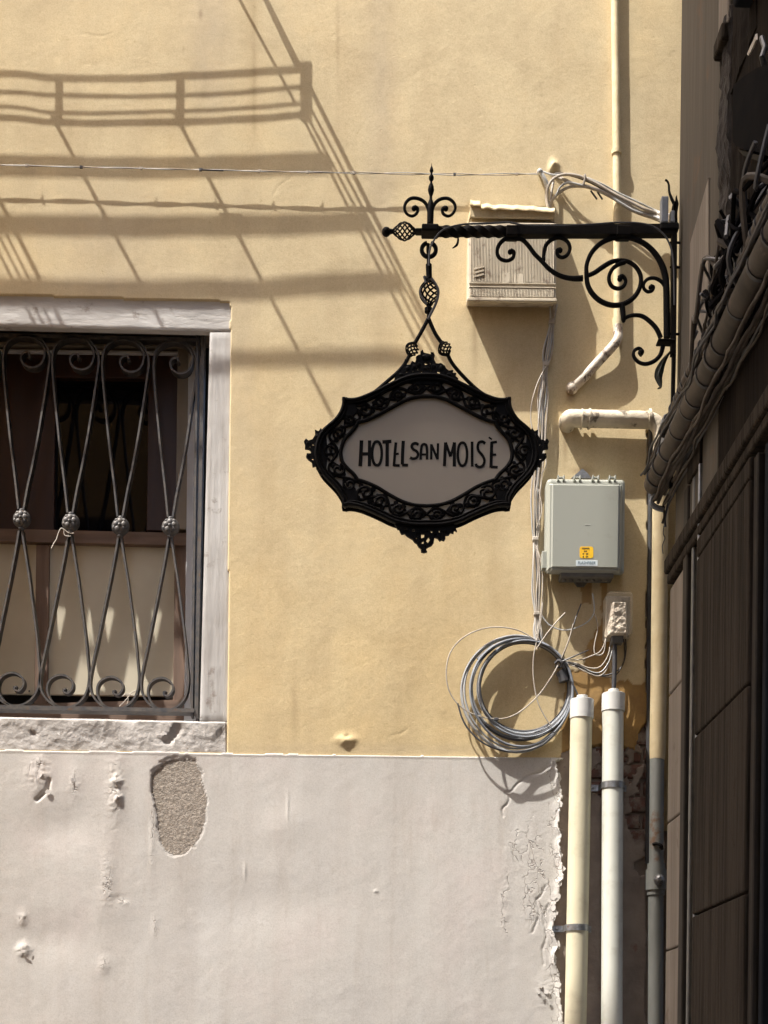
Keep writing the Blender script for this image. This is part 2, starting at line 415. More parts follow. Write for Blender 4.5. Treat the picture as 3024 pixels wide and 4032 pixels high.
def cr(pts, sub=6, closed=False):
    """Catmull-Rom through tuples"""
    pts = [tuple(p) for p in pts]; L = len(pts); out = []
    dim = len(pts[0])
    rng = range(L) if closed else range(L - 1)
    for i in rng:
        p0 = pts[(i - 1) % L] if closed else pts[max(i - 1, 0)]
        p1 = pts[i]; p2 = pts[(i + 1) % L]
        p3 = pts[(i + 2) % L] if closed else pts[min(i + 2, L - 1)]
        for k in range(sub):
            t = k / sub
            out.append(tuple(.5 * (2 * p1[d] + (p2[d] - p0[d]) * t + (2 * p0[d] - 5 * p1[d] + 4 * p2[d] - p3[d]) * t * t + (3 * p1[d] - p0[d] - 3 * p2[d] + p3[d]) * t ** 3) for d in range(dim)))
    if not closed: out.append(pts[-1])
    return out
def px(pts, s, sub=6, closed=False):
    """smooth pixel path -> world points. points (u,v) or (u,v,s)"""
    if len(pts[0]) == 2: pts = [(u, v, s) for u, v in pts]
    return [P(u, v, ss) for u, v, ss in (cr(pts, sub, closed) if sub > 1 else pts)]
def zz(pts, ox, oy, k): return [(ox + p[0] * k, oy + p[1] * k, *p[2:]) for p in pts]
def cage(mb, a, b, Rm, wires=7, rw=.0026, turns=.9, n=5):
    a, b = Vector(a), Vector(b); ax = (b - a); L = ax.length; ax.normalize(); o = ax.orthogonal().normalized(); q = ax.cross(o)
    for dr in (1,):
        for k in range(wires):
            pts = []
            for i in range(15):
                t = i / 14; ang = 2 * math.pi * k / wires + dr * t * turns * 2 * math.pi
                r = .004 + Rm * math.sin(math.pi * t) ** 1.1
                pts.append(a + ax * L * t + (o * math.cos(ang) + q * math.sin(ang)) * r)
            mb.tube(pts, rw, n)
    return mb

# numpy noise --------------------------------------------------------
rng = np.random.default_rng(3)
_lat = rng.random((257, 257)); _lat[:, 256] = _lat[:, 0]; _lat[256, :] = _lat[0, :]
def vnoise(x, y):
    xi = np.floor(x).astype(int); yi = np.floor(y).astype(int); fx = x - xi; fy = y - yi
    fx = fx * fx * (3 - 2 * fx); fy = fy * fy * (3 - 2 * fy); xi %= 256; yi %= 256
    a = _lat[yi, xi]; b = _lat[yi, xi + 1]; c = _lat[yi + 1, xi]; d = _lat[yi + 1, xi + 1]
    return (a * (1 - fx) + b * fx) * (1 - fy) + (c * (1 - fx) + d * fx) * fy
def fbm(x, y, o=4, g=.5):
    t = 0; a = 1; n = 0
    for i in range(o):
        t = t + a * vnoise(x * 2 ** i + 17 * i, y * 2 ** i + 5 * i); n += a; a *= g
    return t / n - .5
def inpoly(u, v, poly):
    r = np.zeros(u.shape, bool); n = len(poly)
    for i in range(n):
        x0, y0 = poly[i]; x1, y1 = poly[(i + 1) % n]
        if y0 == y1: continue
        c = ((y0 > v) != (y1 > v)) & (u < (x1 - x0) * (v - y0) / (y1 - y0) + x0)
        r ^= c
    return r
def gauss(u, v, cu, cv, su, sv): return np.exp(-((u - cu) / su) ** 2 - ((v - cv) / sv) ** 2)

def heightfield(name, x0, x1, z0, z1, step, fn, mat, parent):
    nx = int((x1 - x0) / step) + 1; nz = int((z1 - z0) / step) + 1
    xs = np.linspace(x0, x1, nx); zs = np.linspace(z0, z1, nz)
    X, Z = np.meshgrid(xs, zs)
    k = D / F; c, n_ = math.cos(ROLL), math.sin(ROLL)
    U = U0 + (X * c + (Z - EYE) * n_) / k; V = V0 - (-X * n_ + (Z - EYE) * c) / k
    Y, keep, attrs = fn(X, Z, U, V)
    co = np.stack([X, Y, Z], -1).reshape(-1, 3)
    idx = np.arange(nx * nz).reshape(nz, nx)
    kk = keep[:-1, :-1] | keep[1:, :-1] | keep[:-1, 1:] | keep[1:, 1:]
    q = np.stack([idx[:-1, :-1], idx[:-1, 1:], idx[1:, 1:], idx[1:, :-1]], -1)[kk]
    me = bpy.data.meshes.new(name)
    me.vertices.add(len(co)); b = parent_base(parent)
    me.vertices.foreach_set('co', (co - np.array(b)).astype(np.float32).ravel())
    me.loops.add(q.size); me.loops.foreach_set('vertex_index', q.astype(np.int32).ravel())
    me.polygons.add(len(q)); me.polygons.foreach_set('loop_start', np.arange(0, q.size, 4, dtype=np.int32))
    try: me.polygons.foreach_set('loop_total', np.full(len(q), 4, np.int32))
    except Exception: pass
    me.update(calc_edges=True)
    me.polygons.foreach_set('use_smooth', np.ones(len(q), bool))
    for an, av in attrs.items():
        at = me.attributes.new(an, 'FLOAT', 'POINT'); at.data.foreach_set('value', av.astype(np.float32).ravel())
    me.materials.append(M[mat]); me.update()
    # drop loose verts
    bm = bmesh.new(); bm.from_mesh(me)
    loose = [v for v in bm.verts if not v.link_faces]
    bmesh.ops.delete(bm, geom=loose, context='VERTS'); bm.to_mesh(me); bm.free()
    o = bpy.data.objects.new(name, me); COL.objects.link(o); o.parent = parent
    return o

# ================================================================== SETTING: ground
g = MB(); g.add([(-60, -60, -.02), (60, -60, -.02), (60, 60, -.02), (-60, 60, -.02)], [(0, 1, 2, 3)])
tag(g.obj('ground', 'paving'), kind='structure')
pv = thing('pavement', (0, -3, 0), None, None); tag(pv, kind='structure')
stone_mesh = None
rnd = random.Random(4)
for r_ in range(9):
    for c_ in range(7):
        mb = MB(); x = -3.2 + c_ * .9 + (r_ % 2) * .45; y = -5.2 + r_ * .56
        mb.bbox((x + .006, y + .006, -.06), (x + .894, y + .554, rnd.uniform(-.003, .003)), .01, 1)
        mb.obj('paving_stone', 'paving', pv)

# ================================================================== the yellow house
house = thing('yellow_house', (0, 0, 0), 'sunlit yellow plastered house wall above a peeling grey painted base', 'house')

def dist_path(U, V, path):
    d = np.full(U.shape, 1e9)
    for a, b in zip(path[:-1], path[1:]):
        bx, by = b[0] - a[0], b[1] - a[1]; L = bx * bx + by * by + 1e-9
        t = np.clip(((U - a[0]) * bx + (V - a[1]) * by) / L, 0, 1)
        d = np.minimum(d, np.hypot(U - a[0] - t * bx, V - a[1] - t * by))
    return d
WIN = [(-400, 1150), (905, 1188), (893, 2962), (-400, 2945)]     # stone surround outline in the plaster
def yellow_fn(X, Z, U, V):
    n1 = fbm(X * 9, Z * 9, 4); n2 = fbm(X * 30 + 9, Z * 30, 3)
    Y = np.zeros_like(X)
    Y += .006 * fbm(X * 1.3 + 3, Z * 1.1, 3) + .0035 * fbm(X * 4 + 7, Z * 3, 3) + .0007 * fbm(X * 22, Z * 22, 3)
    # trowel ridges, diagonal in the middle, fan-shaped lower right
    w = gauss(U, V, 1750, 2500, 420, 380)
    Y += w * .0007 * fbm((X * 1.0 + Z * .55) * 60, (Z - X * .5) * 6, 3)
    w = gauss(U, V, 2480, 1950, 120, 260) + gauss(U, V, 1650, 780, 260, 90)
    Y += w * .0012 * fbm((X * .6 + Z) * 55, (Z - X) * 8, 3)
    # lump under the dado line, anchor lump, repair crumbs
    Y -= .007 * gauss(U, V, 1362, 2915, 34, 20) * np.clip(1 + 3 * n2 + 2 * n1, 0, 2); Y += .005 * gauss(U, V, 1366, 2900, 12, 6)
    Y -= .010 * gauss(U, V, 2180, 664, 15, 26) * np.clip(1 + 5 * n2 + 3 * n1, 0, 3)
    for pth in ([(1170, 668), (1150, 700), (1110, 720), (1085, 745), (1070, 765)], [(1022, 828), (1000, 870), (990, 890), (984, 920)], [(300, 137), (350, 135), (400, 138), (440, 133), (448, 124)], [(1540, 2900), (1590, 2890), (1605, 2872)], [(2236, 1950), (2330, 1990), (2400, 1980)]):
        Y += .0009 * np.exp(-(dist_path(U + 14 * n2 + 6 * n1, V + 14 * n2 + 6 * n1, pth) / 2.6) ** 2)
    # edge of plaster round the window swells a little
    keep = np.ones_like(X, bool)
    e = 3 * n1 * 2
    win = inpoly(U + e, V + e, WIN)
    keep &= ~win
    # bottom: runs to the dado top line on the left, ragged edge on the lower right
    bottom = 2953 + U * .0145
    low = [(2212, 3300), (2212, 2960), (2340, 2940), (2400, 2925), (2440, 2936), (2505, 2952), (2517, 2915), (2526, 2870), (2534, 2852), (2546, 2842), (2549, 2600), (2549, 1690), (2600, 1660), (2800, 1600), (2800, -2000), (-3000, -2000), (-3000, 3300)]
    r1 = inpoly(U + 26 * n1, V + 22 * n2 + 16 * n1, low) & (V < bottom + 12)
    strip = (U > 2562) & (V < 3300)
    keep &= (r1 | strip) | (U > 2700)
    # dark slot between the two yellow walls
    old = np.zeros_like(X)
    oldp = [(2425, 2700), (2447, 2685), (2470, 2692), (2480, 2680), (2498, 2702), (2520, 2700), (2550, 2688), (2550, 3000), (2210, 3000), (2225, 2640), (2300, 2640), (2306, 2560), (2330, 2520), (2360, 2470), (2380, 2400), (2400, 2520), (2400, 2690)]
    o1 = inpoly(U + 30 * n1 + 12 * n2, V + 30 * n1 + 10 * n2, oldp)
    o2 = inpoly(U + 10 * n1, V + 20 * n2, [(2288, 2300), (2310, 2290), (2328, 2290), (2330, 2376), (2292, 2374)]) | inpoly(U + 14 * n2, V, [(2368, 2290), (2392, 2270), (2390, 2385), (2366, 2420)])
    old = np.maximum(o1 * 1.0, o2 * .85)
    Y += .0022 * (old > .9)
    Y = np.where(keep, Y, .03)
    stain = 1.0 * gauss(U, V, 2246, 1560, 20, 26) + .8 * gauss(U, V, 1520 * 0 + 790, 55, 7, 22) + .5 * gauss(U, V, 722, 195, 4, 14) + .6 * gauss(U, V, 2292, 1855, 50, 16) + .5 * gauss(U, V, 2225, 1760, 8, 60) + .45 * gauss(U, V, 2545, 2560, 12, 300) + .4 * gauss(U, V, 2010, 1222, 180, 24) + .5 * gauss(U, V, 1870, 1330, 12, 120) + .35 * gauss(U, V, 1000, 300, 10, 260) + .3 * gauss(U, V, 1330, 160, 8, 200) + .3 * gauss(U, V, 2110, 2250, 14, 300) + .35 * gauss(U, V, 1160, 2800, 16, 130) + .5 * gauss(U, V, 2182, 690, 10, 40) + .4 * gauss(U, V, 2350, 2560, 130, 90)
    grime = .55 * gauss(U, V, 830, 150, 90, 330) + .4 * gauss(U, V, 1500, 500, 60, 700) + .35 * gauss(U, V, 500, 1120, 500, 60) + .5 * gauss(U, V, 950, 1500, 60, 500) * .6 + .3 * gauss(U, V, 2350, 2700, 200, 200) + .35 * gauss(U, V, 400, 900, 260, 200) + .3 * gauss(U, V, 1400, 2950, 800, 25)
    return Y, keep, {'old': old, 'stain': np.clip(stain, 0, 1), 'grime': np.clip(grime, 0, 1)}
heightfield('plaster_wall', -1.95, 1.5, EYE + .9, EYE + 4.5, .0055, yellow_fn, 'yellow', house)
# the rest of the facade outside the picture
mb = MB()
mb.box((-9, 0.001, EYE + 4.5), (5, .3, 9.5)); mb.box((-9, 0.001, EYE + 1.0), (-1.95, .3, EYE + 4.5)); mb.box((1.5, 0.001, 0), (5, .3, EYE + 4.5)); mb.obj('plaster_wall', 'yellow', house)
mb = MB()
# backing of the wall (behind the peeling layers), leaving the window open
zt, zb = P(0, 1180).z, P(0, 2950).z
xr = P(900, 1900).x
mb.box((xr, .028, 0), (1.5, .6, EYE + 4.5)); mb.box((-1.95, .03, zt), (xr, .6, EYE + 4.5)); mb.box((-1.95, .03, 0), (xr, .6, zb))
mb.obj('masonry', 'render', house)
mb = MB(); mb.box((-9, .0, 0), (-1.95, .3, EYE + 1.0)); mb.obj('painted_base_left', 'dado', house)
mb = MB(); mb.box((-9.2, -.45, 9.5), (5.2, .6, 9.65)); mb.obj('eave', 'wood', house)

HOLE = [(600, 3052), (655, 3002), (690, 2993), (740, 2988), (768, 2992), (776, 3020), (792, 3042), (796, 3080), (806, 3110), (816, 3150), (812, 3210), (800, 3250), (786, 3300), (768, 3330), (745, 3352), (712, 3364), (680, 3362), (648, 3346), (630, 3310), (620, 3240), (606, 3160), (597, 3110)]
HOLE2 = [(698 + (x - 698) * 1.06, 3180 + (y - 3180) * 1.05) for x, y in HOLE]
DEDGE = [(2220, 2984), (2215, 2992), (2185, 3003), (2188, 3022), (2200, 3040), (2206, 3100), (2212, 3140), (2198, 3180), (2206, 3208), (2198, 3260), (2212, 3290), (2205, 3330), (2214, 3400), (2222, 3465), (2202, 3480), (2200, 3520), (2186, 3540), (2180, 3570), (2194, 3590), (2178, 3625), (2176, 3660), (2186, 3690), (2203, 3730), (2186, 3760), (2185, 3790), (2200, 3830), (2206, 3880), (2203, 3920), (2214, 3990), (2216, 4100), (2216, 6000)]
CRACK = cr([(2178, 3018), (2150, 3022), (2130, 3042), (2090, 3052), (2055, 3075), (2030, 3095), (2010, 3118), (1990, 3122), (2005, 3140), (1998, 3165), (1978, 3185), (1982, 3215)], 8)
CRACK2 = cr([(2146, 3490), (2128, 3530), (2110, 3545), (2120, 3600), (2105, 3650), (2095, 3672)], 8)
CRACK3 = cr([(2160, 3560), (2140, 3610), (2148, 3690), (2134, 3740), (2142, 3800)], 8)
def dado_fn(X, Z, U, V):
    n1 = fbm(X * 12, Z * 12, 4); n2 = fbm(X * 45 + 9, Z * 45, 3)
    Y = np.full_like(X, -.0085)
    Y -= .015 * fbm(X * 1.8 + 3, Z * 1.1 + 8, 2) + .0025 * fbm(X * 7 + 7, Z * 5, 3) + .0007 * fbm(X * 30, Z * 30, 3)
    # blisters and flaking
    rough = np.zeros_like(X)
    for cu, cv, su, sv, a in ((150, 3040, 45, 70, .010), (290, 3080, 30, 60, .007), (455, 3110, 34, 120, .012), (460, 3080, 20, 20, .02), (465, 3140, 16, 18, .02), (425, 3460, 26, 110, .007), (600, 3300, 12, 140, .0022), (95, 3740, 26, 26, .022), (90, 3620, 16, 24, .012), (415, 3800, 22, 30, .010), (610, 3640, 12, 50, .003), (480, 3550, 24, 16, .012), (965, 3430, 5, 30, .003), (1133, 3180, 5, 50, .004), (1990, 3560, 26, 180, .003), (2100, 3450, 60, 300, .0025), (2155, 3900, 40, 60, .010), (1480, 3510, 8, 6, .006), (2040, 3330, 60, 90, .002)):
        gsn = gauss(U, V, cu, cv, su, sv)
        Y -= a * .55 * gsn * (.45 + 1.7 * np.abs(n2) + 1.0 * n1); rough = np.maximum(rough, gsn)
    # long soft dents
    for cu, cv, su, sv, a in ((250, 3260, 150, 90, .006), (480, 3545, 26, 18, .005), (1080, 3560, 280, 110, .004), (190, 3700, 180, 90, .006), (1140, 3250, 80, 70, -.004)):
        Y += a * gauss(U, V, cu, cv, su, sv)
    Y += .010 * np.exp(-(dist_path(U, V, [(196, 3075), (190, 3110), (160, 3140), (148, 3150)]) / 7) ** 2)
    hole = inpoly(U + 14 * n1 + 9 * n2, V + 14 * n1 + 12 * n2, HOLE)
    ring = inpoly(U + 34 * n1 + 14 * n2, V + 34 * n1 + 18 * n2, HOLE2) & ~hole
    old = np.where(hole, 1.0, np.where(ring, .22, 0.0))
    Y = np.where(ring, Y + .0026, Y)
    Y = np.where(hole, -.001 + .0022 * fbm(X * 95, Z * 95, 2), Y)
    for pth, a in ((CRACK, .0035), (CRACK2, .003), (CRACK3, .003)):
        d = dist_path(U + 5 * n2, V + 5 * n2, pth); Y += a * np.exp(-(d / 3.2) ** 2)
    # flaps curling off at the ragged edge
    top = 2953 + U * .0145
    Y = np.where((V < top + 10) & (V > top - 1), Y - .001, Y)
    edge = DEDGE + [(-4000, 6000), (-4000, 2953 - 58), (0, 2953)]
    inside = inpoly(U + 16 * n1 + 5 * n2, V + 10 * n1, edge)
    ed = dist_path(U, V, DEDGE[2:])
    Y = np.where(inside, Y - .010 * np.exp(-(ed / 14) ** 2) * (0.4 + 1.6 * np.clip(n1 * 2 + .4, 0, 1)), Y)
    rough = np.maximum(rough, np.exp(-(ed / 60) ** 2))
    keep = inside
    Y = np.where(inside, Y, .027)
    return Y, keep, {'old': old, 'rough': rough}
heightfield('painted_base', -1.95, .80, -.1, EYE + 1.24, .0045, dado_fn, 'dado', house)

# curled flakes hanging on along the broken edge and round the hole
rf_ = random.Random(12)
def flake(u_, v_, w_, h_, tilt):
    c = P(u_, v_, .014); n = 7; pts = []
    for k in range(n):
        a = 2 * math.pi * k / n + rf_.uniform(-.25, .25); rr_ = rf_.uniform(.6, 1.15)
        pts.append((w_ / 2 * rr_ * math.cos(a) * 1e-3, h_ / 2 * rr_ * math.sin(a) * 1e-3))
    fr_ = [Vector((c.x + x, c.y - .002 + tilt * x, c.z + z)) for x, z in pts]
    bk = [p + Vector((0, .0016, 0)) for p in fr_]
    mb = MB(); mb.add(fr_ + bk, [tuple(range(n)), tuple(range(2 * n - 1, n - 1, -1))] + [(i, i + n, (i + 1) % n + n, (i + 1) % n) for i in range(n)])
    mb.obj('plaster_flake', 'dado', house)
for k in range(30):
    i_ = rf_.randrange(2, len(DEDGE) - 3); t_ = rf_.random()
    u_ = DEDGE[i_][0] + (DEDGE[i_ + 1][0] - DEDGE[i_][0]) * t_; v_ = DEDGE[i_][1] + (DEDGE[i_ + 1][1] - DEDGE[i_][1]) * t_
    flake(u_ - rf_.uniform(-4, 14), v_, rf_.uniform(14, 30), rf_.uniform(18, 46), -rf_.uniform(.1, .45))
for u_, v_ in ((160, 3050), (190, 3120), (455, 3090), (468, 3140), (92, 3745), (108, 3728), (285, 3075), (2128, 3880), (2150, 3905), (2140, 3930), (2165, 3950), (2120, 3905)):
    flake(u_, v_, rf_.uniform(12, 24), rf_.uniform(12, 26), rf_.uniform(-.4, .3))

# brown render and bricks behind the pipes
def render_fn(X, Z, U, V):
    n1 = fbm(X * 11, Z * 11, 4); n2 = fbm(X * 50, Z * 50, 3)
    Y = .010 + .007 * fbm(X * 6, Z * 6, 3) + .003 * n2
    hole = inpoly(U + 40 * n1, V + 30 * n1, [(2300, 2800), (2600, 2800), (2600, 3200), (2570, 3290), (2500, 3310), (2455, 3180), (2330, 3110), (2280, 3000)])
    h2 = inpoly(U + 20 * n1, V + 10 * n2, [(2500, 3395), (2549, 3370), (2552, 3440), (2530, 3445), (2508, 3420)])
    cover = fbm(X * 14 + 30, Z * 10, 4) > .11
    Y = np.where((hole & ~cover) | h2, .05, Y)
    Y = np.where(hole & cover, .006 + .006 * n1, Y)
    slot = (U > 2546 + 22 * n1 + 10 * n2) & (U < 2562)
    Y = np.where(slot, .06, Y)
    keep = (U > 2160) & (V < 6000)
    return Y, keep, {}
heightfield('brown_render', .55, 1.30, 0, EYE + 1.32, .006, render_fn, 'render', house)
rb = random.Random(5)
bz = P(2500, 3330).z
for i in range(8):
    z0 = bz + i * .066
    off = (.12 if i % 2 else 0)
    for j in range(2):
        x0 = .80 + off + j * .25 - .12
        mb = MB(); mb.bbox((x0 + .004, .012 + rb.uniform(-.003, .004), z0 + .005), (x0 + .243, .045, z0 + .060 + rb.uniform(-.003, .003)), .007, 2)
        for v in mb.v: v += Vector((rb.uniform(-1, 1), rb.uniform(-1, 1), rb.uniform(-1, 1))) * .0018
        mb.obj('brick', 'brick', house, True)

# ---- window surround stones (set back a finger behind the plaster)
def lumpy_slab(name, quad, y0, y1, mat, parent, amp=.004, nu=90, nv=20, gouges=(), bev=.012):
    (a, b, c, d) = [P(*q, -y0) for q in quad]    # tl, tr, br, bl
    vs = []; fs = []
    W = (b - a).length; H = (d - a).length
    for j in range(nv + 1):
        for i in range(nu + 1):
            s_, t_ = i / nu, j / nv
            p = (a * (1 - s_) + b * s_) * (1 - t_) + (d * (1 - s_) + c * s_) * t_
            e = min(s_ * W, (1 - s_) * W, t_ * H, (1 - t_) * H)
            yy = y0 + amp * 2 * float(fbm(np.array(p.x * 14), np.array(p.z * 14), 3)) + amp * .9 * float(fbm(np.array(p.x * 60), np.array(p.z * 60), 2))
            if e < bev: yy += (bev - e) ** 2 / bev * .8
            for (gu, gv, su, sv, rot, dep) in gouges:
                uu, vv = UVof(p.x, p.z, -y0); du, dv = uu - gu, vv - gv
                ca, sa = math.cos(rot), math.sin(rot); x_, y_ = du * ca + dv * sa, -du * sa + dv * ca
                yy += dep * math.exp(-(x_ / su) ** 4 - (y_ / sv) ** 4)
            vs.append(Vector((p.x, yy, p.z)))
    w = nu + 1
    for j in range(nv):
        for i in range(nu):
            k = j * w + i; fs.append((k, k + w, k + w + 1, k + 1))
    n0 = len(vs)
    ring = [i for i in range(w)] + [j * w + nu for j in range(1, nv + 1)] + [nv * w + i for i in range(nu - 1, -1, -1)] + [j * w for j in range(nv - 1, 0, -1)]
    for k in ring: vs.append(Vector((vs[k].x, y1, vs[k].z)))
    L = len(ring)
    for i in range(L):
        j = (i + 1) % L; fs.append((ring[i], ring[j], n0 + j, n0 + i))
    mb = MB(); mb.v = vs; mb.f = fs
    return mb.obj(name, mat, parent, True)
# window is a part of the house with frame pieces as sub-parts
lumpy_slab('lintel', [(-420, 1140), (925, 1176), (921, 1305), (-420, 1273)], .010, .045, 'jambh', house, .0014, 110, 16, bev=.004)
lumpy_slab('jamb_stone', [(826, 1307), (918, 1307), (898, 2838), (786, 2836)], .010, .25, 'jambv', house, .0014, 12, 110, bev=.004)
lumpy_slab('sill', [(-420, 2812), (897, 2840), (899, 2972), (-420, 2954)], .004, .40, 'stone', house, .006, 120, 16,
           gouges=((683, 2890, 15, 46, .62, .016), (640, 2915, 22, 14, 0, .007), (133, 2888, 7, 8, 0, .010), (872, 2880, 8, 26, .2, .004)))
yb = .30
window = mesh_obj('window', [P(-420, 1150, -yb - .05), P(850, 1150, -yb - .05), P(850, 2860, -yb - .05), P(-420, 2860, -yb - .05)], [(3, 2, 1, 0)], 'dark', house)
def pbox(name, u0, v0, u1, v1, y0, y1, mat, parent, r=.003, skew=0.0125):
    """box whose front face fills the pixel rectangle"""
    a = P(u0, v0, -y0); b = P(u1, v1, -y0)
    mb = MB(); mb.bbox((a.x, y0, b.z), (b.x, y1, a.z), r, 2)
    return mb.obj(name, mat, parent, False)
pbox('outer_frame', 700, 1330, 742, 2085, yb - .02, yb + .04, 'beigeframe', window)
pbox('pale_frame', 742, 1390, 768, 2840, yb - .05, yb + .04, 'paleframe', window)
pbox('head_board', -420, 1180, 775, 1368, yb - .03, yb + .04, 'beigeframe', window)
pbox('head_lining', -420, 1368, 700, 1392, yb - .02, yb + .04, 'paleframe', window)
pbox('sash_stile', 0, 1392, 212, 2090, yb, yb + .05, 'redwood', window)
pbox('sash_stile', 585, 1392, 700, 2090, yb, yb + .05, 'redwood', window)
pbox('sash_rail', 212, 1392, 585, 1490, yb, yb + .05, 'redwood', window)
mesh_obj('pane', [P(212, 1490, -yb - .03), P(585, 1490, -yb - .03), P(585, 2110, -yb - .03), P(212, 2110, -yb - .03)], [(3, 2, 1, 0)], 'pane', window)
mesh_obj('pane', [P(-420, 1392, -yb - .03), P(0, 1392, -yb - .03), P(0, 2110, -yb - .03), P(-420, 2110, -yb - .03)], [(3, 2, 1, 0)], 'pane', window)
pbox('board', -420, 2130, 700, 2742, yb + .004, yb + .02, 'board', window)
mb = MB(); a = P(-420, 2082, -yb); b = P(737, 2110, -yb); c = P(737, 2158, -yb); d = P(-420, 2132, -yb)
mb.prism([a, b, c, d], yb - .03, yb + .003); mb.obj('rail', 'wood', window)
pbox('upright', 142, 2144, 186, 2790, yb - .016, yb + .003, 'woodv', window)
pbox('upright', 688, 2150, 740, 2792, yb - .016, yb + .003, 'woodv', window)
mb = MB(); mb.prism([P(-420, 2790, -yb), P(775, 2758, -yb) + Vector((0, 0, -.0)), P(775, 2850, -yb), P(-420, 2850, -yb)], yb - .02, yb + .02); mb.obj('bottom_rail', 'wood', window)
for u_, v_ in ((115, 2721), (675, 2747)):
    mb = MB(); mb.ball(P(u_, v_, -yb), .004, 8); mb.obj('screw', 'plasticdark', window)

# ================================================================== window grille
gy0, gy1 = .096, .138
gs = -.117
grille = thing('window_grille', P(400, 2080, gs), 'grey wrought iron window grille of scrolled bars with four round rosettes', 'window grille')
kz_ = .5787
def gz1(pts): return [(x * kz_, 1100 + y * kz_) for x, y in pts]
def gz2(pts): return [(x * kz_, 2000 + y * kz_) for x, y in pts]
fr = MB()
fr.prism([P(-420, 1288, gs), P(800, 1318, gs), P(800, 1334, gs), P(-420, 1302, gs)], gy0 - .012, gy1 + .012)
fr.obj('frame_bar', 'iron', grille)
fr = MB(); fr.prism([P(-420, 1312, gs), P(786, 1341, gs), P(786, 1353, gs), P(-420, 1325, gs)], gy0, gy1); fr.obj('frame_bar', 'iron', grille)
for (ut, ub, w_) in ((796, 769, 13), (776, 753, 9)):
    fr = MB(); fr.prism([P(ut, 1300, gs), P(ut + w_, 1300, gs), P(ub + w_, 2825, gs), P(ub, 2825, gs)], gy0 - .004, gy1 + .006); fr.obj('frame_bar', 'iron', grille)
fr = MB(); fr.prism([P(-420, 2776, gs), P(770, 2797, gs), P(768, 2812, gs), P(-420, 2793, gs)], gy0 - .01, gy1 + .01); fr.obj('frame_bar', 'iron', grille)
units = [(-112, 2030, 1325, 2776), (85, 2043, 1331, 2782), (278, 2057, 1338, 2790), (474, 2072, 1346, 2796), (671, 2074, 1353, 2800)]
UPL = [(465, 1600), (440, 1380), (410, 1150), (388, 950), (372, 800), (358, 640), (357, 540), (380, 460), (440, 418), (510, 408), (580, 428), (628, 480), (638, 540), (612, 605), (555, 628), (500, 608), (476, 565), (492, 528), (528, 522), (534, 545)]
UPR = [(500, 1600), (530, 1430), (560, 1290), (595, 1100), (622, 930), (645, 780), (664, 640), (672, 560), (655, 490), (612, 432), (560, 410)]
LOL = [(472, 180), (445, 340), (415, 500), (372, 720), (330, 930), (298, 1080), (285, 1180), (300, 1260), (350, 1325), (410, 1360)]
LOR = [(490, 180), (512, 330), (536, 470), (565, 680), (592, 880), (608, 1040), (617, 1160), (600, 1260), (550, 1330), (480, 1362), (410, 1355), (355, 1305), (333, 1240), (350, 1180), (400, 1147), (455, 1147), (500, 1180), (507, 1225), (480, 1262), (448, 1258), (446, 1236)]
rs = random.Random(2)
for ui, (ru, rv, tv, bv) in enumerate(units):
    def mp(pts, top):
        out = []
        for x, y in pts:
            if top: t = (1654 - y) / (1654 - 408); v = rv + (tv - rv) * t
            else: t = (y - 98) / (1362 - 98); v = rv + (bv - rv) * t
            sc = 1.0
            du = (x - 480) * kz_
            if ui == 4 and top: sc = .93
            if ui == 4 and not top: sc = .97
            # bars lean with the photo's slight tilt
            out.append((ru + du * sc + (rv - v) * .006, v))
        return out
    for pts, top in ((UPL, 1), (UPR, 1), (LOL, 0), (LOR, 0)):
        mb = MB(); mb.ribbon(px(mp(pts, top), gs, 5), .0075, gy0, gy1 - rs.uniform(.001, .003)); mb.obj('scroll_bar', 'iron', grille)
    mb = MB(); e = mp([(533, 545)], 1)[0]; mb.ball(P(*e, gs), .009, 10, (1, 1.3, 1)); e = mp([(450, 1238)], 0)[0]; mb.ball(P(*e, gs), .009, 10, (1, 1.3, 1)); mb.obj('scroll_knob', 'iron', grille, True)
    c = P(ru, rv, -gy0)
    mb = MB(); mb.ball((c.x, gy0 + .006, c.z), .0365, 20, (1, .60, 1))
    for k in range(5):
        a = 2 * math.pi * k / 5 + .3
        mb.ball((c.x + .016 * math.cos(a), gy0 - .0125, c.z + .016 * math.sin(a)), .0105, 8, (1.1, .38, 1.1))
        mb.ball((c.x + .026 * math.cos(a + .63), gy0 - .0085, c.z + .026 * math.sin(a + .63)), .0075, 8, (1, .4, 1))
    mb.ball((c.x, gy0 - .018, c.z), .0075, 8); mb.lathe((c.x, gy0 + .004, c.z - .034), (0, 0, -1), [(0, .012), (.006, .013), (.012, .008)], 8)
    mb.obj('rosette', 'iron', grille, True)
    mb = MB(); mb.lathe((c.x, gy0 + .008, c.z + .032), (0, 0, 1), [(0, .013), (.005, .013), (.010, .009)], 8); mb.obj('collar', 'iron', grille, True)
# string tied to a bar, and twisted wire low down
mb = MB(); mb.tube(px([(293, 2100), (270, 2098), (252, 2085), (240, 2081), (230, 2100), (222, 2125), (212, 2140), (203, 2160)], .0 - .09, 5), .0024, 6)
mb.tube(px([(252, 2085), (255, 2108), (278, 2112)], -.09, 5), .0022, 6)
tag(mb.obj('string', 'cablewhite', None, True), 'short white string tied round the second bar joint of the window grille', 'string')
mb = MB(); mb.tube(px([(470, 2782), (490, 2762), (505, 2745), (518, 2728), (538, 2720), (540, 2735), (520, 2738), (500, 2732), (480, 2742)], -.10, 5), .0018, 6)
mb.tube(px([(495, 2730), (505, 2750), (500, 2775)], -.10, 5), .0018, 6)
tag(mb.obj('twisted_wire', 'cablewhite', None, True), 'pale twisted wire loop on the third bottom scroll of the window grille', 'wire')

